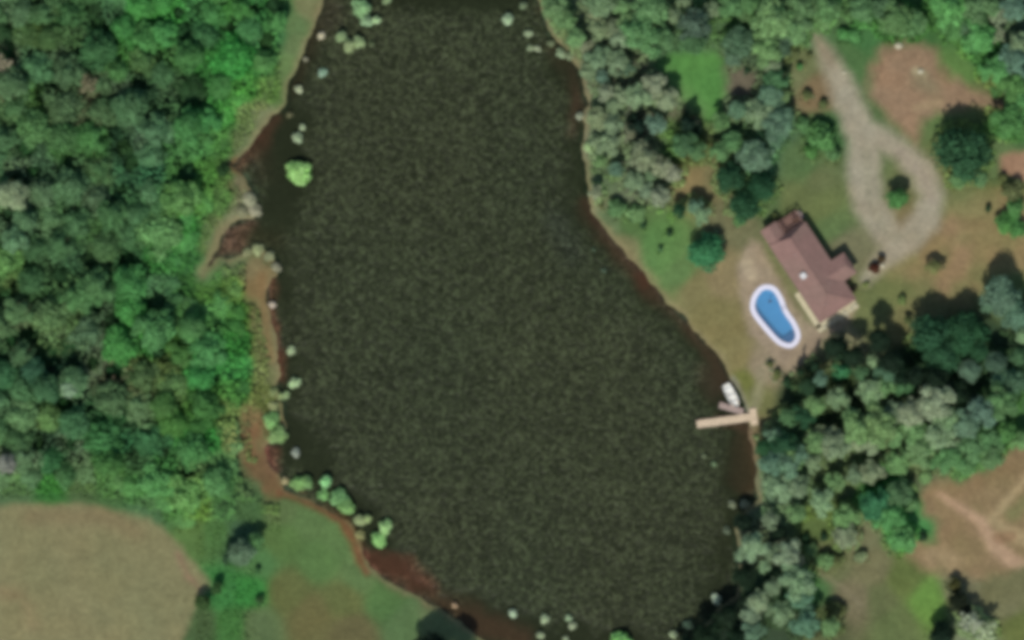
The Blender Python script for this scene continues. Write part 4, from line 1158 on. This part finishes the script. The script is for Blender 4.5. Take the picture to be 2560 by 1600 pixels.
def window(u, v, face, w=1.3, h=1.2, zc=1.5):
    fx = {'sw': (1, 0, 0, -1), 'ne': (1, 0, 0, 1), 'se': (0, 1, 1, 0)}[face]
    mb = MB()
    dx, dy = (w, 0.08) if fx[0] else (0.08, w)
    for zz in (zc - h / 2, zc + h / 2): mb.box((u, v, zz), (dx if fx[0] else 0.1, dy if fx[1] else 0.1, 0.09))
    for s in (-1, 1): mb.box((u + (s * w / 2 if fx[0] else 0), v + (s * w / 2 if fx[1] else 0), zc), (0.09 if fx[0] else 0.1, 0.09 if fx[1] else 0.1, h))
    wo = mb.build('window', M_trim, HO)
    g = MB(); g.box((u, v, zc), (w - 0.1 if fx[0] else 0.04, w - 0.1 if fx[1] else 0.04, h - 0.1)); g.build('pane', M_glass, wo)


for u in (4.5, 7.5, 11.5, 15.5): window(u, oh - 0.02, 'sw')
for u in (4.8, 8.0, 16.0): window(u, W - oh + 0.02, 'ne')
for v in (2.0, 5.0): window(U1 - oh + 0.02, v, 'se')
d_ = MB(); d_.box((9.6, oh - 0.02, 1.08), (1.0, 0.07, 2.1)); dd_ = d_.build('door', M_postdark, HO)
d_ = MB(); d_.tube((9.95, oh - 0.1, 1.0), (9.95, oh - 0.04, 1.0), 0.04, 0.04, 8); d_.build('handle', M_metal, dd_)
d_ = MB()
for i in range(4): d_.box(((wa + wb) / 2, wv - oh + 0.03, 0.35 + i * 0.55), (2.5, 0.07, 0.53))
d_.build('garage_door', M_trim, HO)

# deck at the northwest end
DK = empty('wooden_deck', HO.location.copy(), HO.rotation_euler.z)
tag(DK, 'pinkish wooden deck with dark pergola posts at the upper end of the house', 'deck')
for i in range(14):
    b_ = MB(); b_.box((0.30 + i * 0.178, 5.0, 0.45), (0.165, 3.7, 0.04)); b_.build('plank', M_deck, DK)
posts = [(0.3, 3.3), (0.3, 5.0), (0.3, 6.75), (1.5, 6.75), (2.6, 6.75)]
for u, v in posts:
    b_ = MB(); b_.box((u, v, 1.15), (0.16, 0.16, 2.3)); b_.build('post', M_postdark, DK)
for v in (3.35, 6.75):
    b_ = MB(); b_.box((1.42, v, 2.26), (2.6, 0.14, 0.16)); b_.build('beam', M_deck, DK)
for k in range(5):
    b_ = MB(); b_.box((0.3 + k * 0.55, 5.05, 2.4), (0.12, 3.7, 0.12)); b_.build('rafter', M_deck, DK)
b_ = MB()
for z in (0.7, 1.0): b_.box((0.24, 5.0, z), (0.06, 3.4, 0.06))
b_.build('railing', M_postdark, DK)
b_ = MB(); b_.box((1.3, 7.35, 0.14), (1.4, 0.4, 0.2)); b_.box((1.3, 7.0, 0.26), (1.4, 0.3, 0.3)); b_.build('steps', M_dockgrey, DK)
GR = empty('guessed_grill', tuple(DK.matrix_basis @ Vector((0.9, 6.1, 0.47))), HO.rotation_euler.z)  # added grill, guessed for a dark spot on the deck
tag(GR, 'guessed dark barbecue grill standing on the wooden deck', 'grill')
b_ = MB(); b_.box((0, 0, 0.45), (0.9, 0.5, 0.75)); b_.build('cabinet', M_postdark, GR)
b_ = MB(); b_.tube((-0.38, 0, 0.86), (0.38, 0, 0.86), 0.25, 0.25, 12); b_.build('lid', M_postdark, GR)
b_ = MB(); b_.tube((-0.3, -0.3, 0.9), (0.3, -0.3, 0.9), 0.02, 0.02, 6); b_.build('handle', M_metal, GR)

# low planter box hugging the deck's far corner and shrubs
plant(1990, 560 - 12, 11, (78, 52, 40), 1.2, 'bush', label='reddish brown shrub at the upper corner of the house deck')
plant(1936, 545, 11, (78, 84, 54), 1.2, 'bush', label='dark olive shrub beside the deck, away from the drive')

# cream walk round two sides of the house
mb = MB()


def uvp(u, v): return (u * p2, v * p2)


PW = empty('concrete_walk', HO.location.copy(), HO.rotation_euler.z)
tag(PW, 'cream concrete walk along the pool side and lower end of the house', 'walkway')
for i in range(9):
    b_ = MB(); u0 = 178 + i * 11.6
    b_.box(((u0 + 5.8) * p2, -7.5 * p2, 0.03), (11.0 * p2, 13 * p2, 0.12)); b_.build('slab', M_path, PW)
for i in range(9):
    b_ = MB(); v0 = -14 + i * 13.2
    b_.box((283 * p2, (v0 + 6.6) * p2, 0.03), (19 * p2, 12.6 * p2, 0.12)); b_.build('slab', M_path, PW)
# pale landscape stones on the lower end


def stone_mesh(seed):
    rs = np.random.RandomState(seed)
    v = []; f = []
    n, m = 8, 5
    for i in range(m):
        th = math.pi * (i + 0.5) / m
        for j in range(n):
            a = 2 * math.pi * j / n; q = rs.uniform(0.8, 1.15)
            v.append((math.sin(th) * math.cos(a) * q, math.sin(th) * math.sin(a) * q, math.cos(th) * q * 0.6))
    for i in range(m - 1):
        for j in range(n): f.append((i * n + j, (i + 1) * n + j, (i + 1) * n + (j + 1) % n, i * n + (j + 1) % n))
    f.append(tuple(range(n))); f.append(tuple((m - 1) * n + j for j in range(n - 1, -1, -1)))
    me = bpy.data.meshes.new('stone'); me.from_pydata(v, [], f); me.update(); me.materials.append(M_stone)
    return me


ST = [stone_mesh(i) for i in range(4)]
stone_spots = [(2078, 806, .5), (2092, 792, .42), (2104, 797, .38), (2112, 781, .5), (2128, 773, .4), (2136, 764, .45), (2062, 818, .4), (2118, 790, .3)]
STL = ['cream stone by the walk corner, second from bottom in the row below the house', 'cream stone on the walk bed, third up from the bottom corner',
       'cream stone in mid row below the house, standing out furthest into grass', 'largest cream stone in upper half of the row below the house', 'small cream stone, second from the top of the row below the house',
       'cream stone at the top end of the row below the house', 'lowest cream stone at the bottom corner of the house walk', 'smallest cream stone, between the outstanding one and the large one']
for i, (x, y, r) in enumerate(stone_spots):
    o = bpy.data.objects.new('landscape_stone', ST[i % 4]); link(o)
    o.location = (wx(x), wy(y), r * 0.35); o.scale = (r, r * 0.8, r * 0.9); o.rotation_euler.z = i * 1.3
    tag(o, STL[i], 'stone', 'cream stones along the house')
for (x, y, r, lb, me) in ((2246, 115, .75, 'whitish boulder at the upper tip of the reddish dirt clearing', 2), (2204, 664, .62, 'pale pinkish lump beside the maroon clump', 1),
                          (2110, 182, .35, 'pale rock on the gravel driveway edge near its upper end', 0), (2302, 178, .6, 'flat cream rock in the middle of the dirt clearing', 3)):
    o = bpy.data.objects.new('boulder', ST[me]); link(o); o.location = (wx(x), wy(y), r * .3 + gz(x, y)); o.scale = (r, r * .8, r * .8)
    tag(o, lb, 'rock')

# ------------------------------------------------------------------ pool


def offset_poly(poly, d):
    P = np.array(poly, float); n = len(P); out = []
    area = 0.5 * sum(P[i, 0] * P[(i + 1) % n, 1] - P[(i + 1) % n, 0] * P[i, 1] for i in range(n))
    s = 1 if area > 0 else -1
    for i in range(n):
        a = P[i] - P[i - 1]; b = P[(i + 1) % n] - P[i]
        na = np.array([-a[1], a[0]]) / np.linalg.norm(a); nb = np.array([-b[1], b[0]]) / np.linalg.norm(b)
        m = na + nb; m /= np.linalg.norm(m)
        out.append(tuple(P[i] + s * m * d / max(0.5, m @ na)))
    return out


def smooth_poly(poly, k=2):
    P = [tuple(p) for p in poly]
    for _ in range(k):
        Q = []
        for i in range(len(P)):
            a, b = P[i], P[(i + 1) % len(P)]
            Q.append((a[0] * .75 + b[0] * .25, a[1] * .75 + b[1] * .25)); Q.append((a[0] * .25 + b[0] * .75, a[1] * .25 + b[1] * .75))
        P = Q
    return P


PO = empty('swimming_pool', (wx(1938), wy(790), 0.0))
tag(PO, 'kidney-shaped blue swimming pool with a white rim between house and lake', 'pool')
cx, cy = wx(1938), wy(790)
outer = smooth_poly([(wx(x) - cx, wy(y) - cy) for x, y in POOL], 2)
inner = smooth_poly([(wx(x) - cx, wy(y) - cy) for x, y in offset_poly(POOL, 12.5)], 2)
n = len(outer)
# coping cut into separate stones
ns = 38
for s in range(ns):
    i0, i1 = s * n // ns, (s + 1) * n // ns
    O = [outer[i % n] for i in range(i0, i1 + 1)]; I = [inner[i % n] for i in range(i0, i1 + 1)]
    def shr(a, b, t=0.012): return (a[0] + (b[0] - a[0]) * t, a[1] + (b[1] - a[1]) * t)
    b_ = MB(); b_.prism(O + I[::-1], -0.05, 0.10)
    b_.build('coping_stone', M_coping, PO)
b_ = MB()
b_.add([(x, y, 0.05) for x, y in inner] + [(x, y, -1.5) for x, y in inner], [(i, (i + 1) % n, n + (i + 1) % n, n + i) for i in range(n)] + [tuple(range(n, 2 * n))])
b_.build('basin', M_basin, PO)
b_ = MB(); b_.add([(x, y, -0.12) for x, y in inner], [tuple(range(n))]); b_.build('water', M_pool, PO)
for i, (sx, sy, w_) in enumerate(((1978, 852, 2.1), (1972, 845, 2.1))):
    b_ = MB(); b_.box((wx(sx) - cx, wy(sy) - cy, -0.35 - i * 0.3), (w_, 0.75, 0.35), R(32)); b_.build('step', M_step, PO)
b_ = MB(); b_.box((wx(1925) - cx, wy(753) - cy, -0.09), (0.55, 0.3, 0.1), 0.4); b_.build('skimmer_basket', M_postdark, PO)
b_ = MB()
for s in (-0.25, 0.25):
    b_.tube((wx(1962) - cx + s, wy(771) - cy + .1, 0.1), (wx(1962) - cx + s, wy(771) - cy + .1, 0.75), 0.03, 0.03, 6)
    b_.tube((wx(1962) - cx + s, wy(771) - cy + .1, 0.75), (wx(1952) - cx + s, wy(775) - cy - .1, 0.4), 0.03, 0.03, 6)
b_.build('handrail', M_metal, PO)

# ------------------------------------------------------------------ dock, jetty, boat
DC = empty('dock', (wx(1875), wy(1043), -0.30), math.atan2(-(1061 - 1043), -(1875 - 1742)))
tag(DC, 'long straight sun-bleached wooden dock reaching out from the east shore', 'dock')
Ld = math.hypot(133, 18) / S
npk = 46
for i in range(npk):
    b_ = MB(); b_.box(((i + 0.5) * Ld / npk, random.uniform(-0.03, 0.03), 0.5), (Ld / npk * 0.88, 1.30, 0.05), random.uniform(-.02, .02)); b_.build('plank', M_dock, DC)
for x in np.linspace(0.4, Ld - 0.3, 5):
    for s in (-0.58, 0.58):
        b_ = MB(); b_.tube((x, s, -1.6), (x, s, 0.68), 0.09, 0.09, 8); b_.build('post', M_dockgrey, DC)
for s in (-0.45, 0.45):
    b_ = MB(); b_.box((Ld / 2, s, 0.40), (Ld, 0.1, 0.14)); b_.build('beam', M_dockgrey, DC)
for i in range(9):   # landing across the shore end
    b_ = MB(); b_.box((0.15 - 0.75 + 0.0 + i * 0.0 + (i % 1), -1.25 + i * 0.31, 0.56), (1.15, 0.28, 0.05)); b_.build('landing_plank', M_dock, DC)
JT = empty('jetty', (wx(1858), wy(1030), -0.30), math.atan2(18, -61))
tag(JT, 'short pinkish grey jetty between the boat and the long dock', 'jetty')
for i in range(17):
    b_ = MB(); b_.box(((i + .5) * 0.245, 0, 0.42), (0.215, 1.05, 0.05), random.uniform(-.02, .02)); b_.build('plank', M_dockgrey, JT)
for x in (0.4, 2.2, 4.0):
    for s in (-.5, .5):
        b_ = MB(); b_.tube((x, s, -1.2), (x, s, 0.55), 0.07, 0.07, 7); b_.build('post', M_dockgrey, JT)

BO = empty('rowing_boat', (wx(1829), wy(990), -0.22), math.atan2(-(1012 - 968), (1841 - 1818)))
BO.scale = (1.12, 1.12, 1.12)
tag(BO, 'small white rowing boat moored at the shore above the dock', 'boat')
hull = MB(); st = 13; LB, BB = 3.9, 0.72
ring = []
for i in range(st):
    t = i / (st - 1); x = -LB / 2 + LB * t
    w_ = BB * (0.80 + 0.20 * math.sin(min(1, t * 1.8) * math.pi / 2)) if t < 0.6 else BB * (1 - ((t - 0.6) / 0.4) ** 2.2 * 0.93)
    sh = 0.42 + 0.16 * max(0, t - 0.5) * 2
    for y, z in ((-w_, sh), (-w_ * 0.9, 0.12), (-w_ * 0.55, -0.06), (0, -0.1), (w_ * 0.55, -0.06), (w_ * 0.9, 0.12), (w_, sh),
                 (w_ * 0.9, sh), (w_ * 0.80, 0.16), (w_ * 0.5, 0.02), (0, 0.0), (-w_ * 0.5, 0.02), (-w_ * 0.80, 0.16), (-w_ * 0.9, sh)): ring.append((x, y, z))
fs = [(i * 14 + j, i * 14 + (j + 1) % 14, (i + 1) * 14 + (j + 1) % 14, (i + 1) * 14 + j) for i in range(st - 1) for j in range(14)]
fs += [tuple(range(6, -1, -1)) + tuple(range(13, 6, -1)), tuple((st - 1) * 14 + j for j in range(14))]
hull.add(ring, fs); hull.build('hull', M_boat, BO)
for x in (-1.2, 0.0, 1.05):
    b_ = MB(); b_.box((x, 0, 0.32), (0.34, 1.15 if x < 1 else 1.0, 0.05)); b_.build('seat', M_boat, BO)
b_ = MB(); b_.box((-LB / 2 + 0.03, 0, 0.22), (0.08, 1.1, 0.42)); b_.build('transom', M_boatin, BO)
for s in (-1, 1):
    b_ = MB(); b_.tube((-0.9, s * 0.3, 0.4), (1.1, s * 0.42, 0.46), 0.03, 0.03, 6); b_.box((1.3, s * 0.43, 0.46), (0.5, 0.16, 0.03)); b_.build('oar', M_dock, BO)

# ------------------------------------------------------------------ labels for the plants
ZONES = [(400, 1300, 760, 1700, 'on strip right of field'), (900, 1500, 1250, 1800, 'below the south bank'),
         (1300, -200, 1560, 130, 'on top northeast bank'), (1560, -200, 1810, 130, 'above the bright lawn'), (1810, -200, 2035, 135, 'left of upper driveway'),
         (1300, 130, 1640, 220, 'between lake and bright lawn'), (1300, 220, 1660, 300, 'below left of bright lawn'), (1300, 300, 1560, 480, 'on middle of east bank'), (1560, 300, 1660, 480, 'inland from east bank'), (1640, 130, 1830, 330, 'at the bright lawn edge'),
         (1830, 130, 2035, 330, 'between lawn and driveway'), (1660, 300, 1990, 540, 'above the house'), (1990, 230, 2130, 480, 'left of driveway bend'),
         (1300, 480, 1860, 760, 'on bank left of house'), (2035, -200, 2340, 130, 'above reddish clearing'), (2340, -200, 2800, 130, 'in top right corner'), (2340, 130, 2800, 280, 'right of reddish clearing'),
         (2180, 420, 2290, 560, 'on driveway loop island'), (2280, 280, 2800, 600, 'right of driveway loop'), (2150, 560, 2420, 700, 'below driveway loop'),
         (2230, 660, 2800, 860, 'in wood right of house'), (2230, 860, 2800, 960, 'mid wood at right edge'), (1880, 830, 2120, 940, 'just below the pool'), (1880, 940, 2120, 1020, 'in wood right of boat'), (2120, 830, 2260, 1020, 'in wood below the house'), (2120, 1020, 2260, 1170, 'at centre of east wood'),
         (1860, 1020, 2120, 1110, 'in wood right of dock'), (1860, 1110, 2120, 1180, 'on shore below the dock'), (2230, 960, 2800, 1190, 'above lower dirt clearing'), (1780, 1180, 1960, 1400, 'on southeast shore'), (1600, 1400, 1960, 1700, 'low on southeast shore'),
         (1960, 1180, 2320, 1290, 'left of lower clearing'), (1960, 1290, 2320, 1400, 'below left of lower clearing'), (1960, 1380, 2250, 1700, 'at lake bottom right'), (2250, 1300, 2800, 1700, 'below lower dirt clearing')]
ROWS = ['top', 'upper', 'upper mid', 'middle', 'lower mid', 'low', 'bottom']


def zone(x, y):
    if x < 800 and y < 1300:
        row = ROWS[int(min(6, max(0, y) // 180))]
        return f"{row} {'far left' if x < 180 else ('inner' if x < 380 else 'lakeward')} west wood"
    for a, b, c, d, s in ZONES:
        if a <= x < c and b <= y < d: return s
    return 'on the east side'


def colour_word(c):
    r, g, b = c; s = r + g + b; sat = g - (r + b) / 2
    if s < 150 and sat < 24: return 'very dark green'
    if r > g: return 'brownish'
    if sat > 40: return 'bright green'
    if b > r + 6: return 'blue-green'
    if s > 325: return 'pale grey-green'
    if sat < 21 and s > 240: return 'grey-green'
    if b < r - 18: return 'olive green'
    if s < 200: return 'dark green'
    return 'mid green'


from collections import defaultdict
G = defaultdict(list)
for t in TREES:
    if t['label']:
        tag(t['o'], t['label'], t['cat'], t['group']); continue
    nm = t['o'].name.split('.')[0]
    noun = {'bush': 'bush', 'conifer_tree': 'conifer', 'bare_tree': 'ragged tree', 'young_tree': 'young tree', 'large_shrub': 'shrub'}.get(nm, 'tree')
    if noun == 'bush': t['cat'] = 'bush'
    sz = ('small', 'mid-sized', 'large')[0 if t['r'] < (12 if noun == 'bush' else 26) else (1 if t['r'] < (20 if noun == 'bush' else 42) else 2)]
    z = zone(t['x'], t['y'])
    G[(sz, colour_word(t['rgb']), noun, z)].append(t)
ORD = ['', 'second', 'third', 'fourth', 'fifth', 'sixth', 'seventh', 'eighth', 'ninth', 'tenth', 'eleventh', 'twelfth', 'thirteenth', 'fourteenth', 'fifteenth']
NUM = ['zero', 'one', 'two', 'three', 'four', 'five', 'six', 'seven', 'eight', 'nine', 'ten', 'eleven', 'twelve', 'thirteen', 'fourteen', 'fifteen', 'sixteen']
for (sz, cw, noun, z), L in G.items():
    base = f'{sz} {cw} {noun} {z}'
    xs = [t['x'] for t in L]; ys = [t['y'] for t in L]
    vert = (max(ys) - min(ys)) > (max(xs) - min(xs))
    L.sort(key=lambda t: t['y'] if vert else t['x'])
    n_ = len(L)
    for i, t in enumerate(L):
        lb = base
        if n_ > 1:
            if i == 0: w = 'topmost' if vert else 'leftmost'
            elif i == n_ - 1: w = 'lowest' if vert else 'rightmost'
            else: w = ORD[i] + (' down' if vert else ' from left')
            lb = f'{base}, {w} of {NUM[n_]}' if n_ < 16 else f'{base}, {w}'
        grp = ('conifers ' if noun == 'conifer' else 'bushes ' if noun == 'bush' else 'trees ') + ('in the wood west of the lake' if t['x'] < 900 else 'on the east side of the lake')
        tag(t['o'], lb, t['cat'], grp)
print('done')
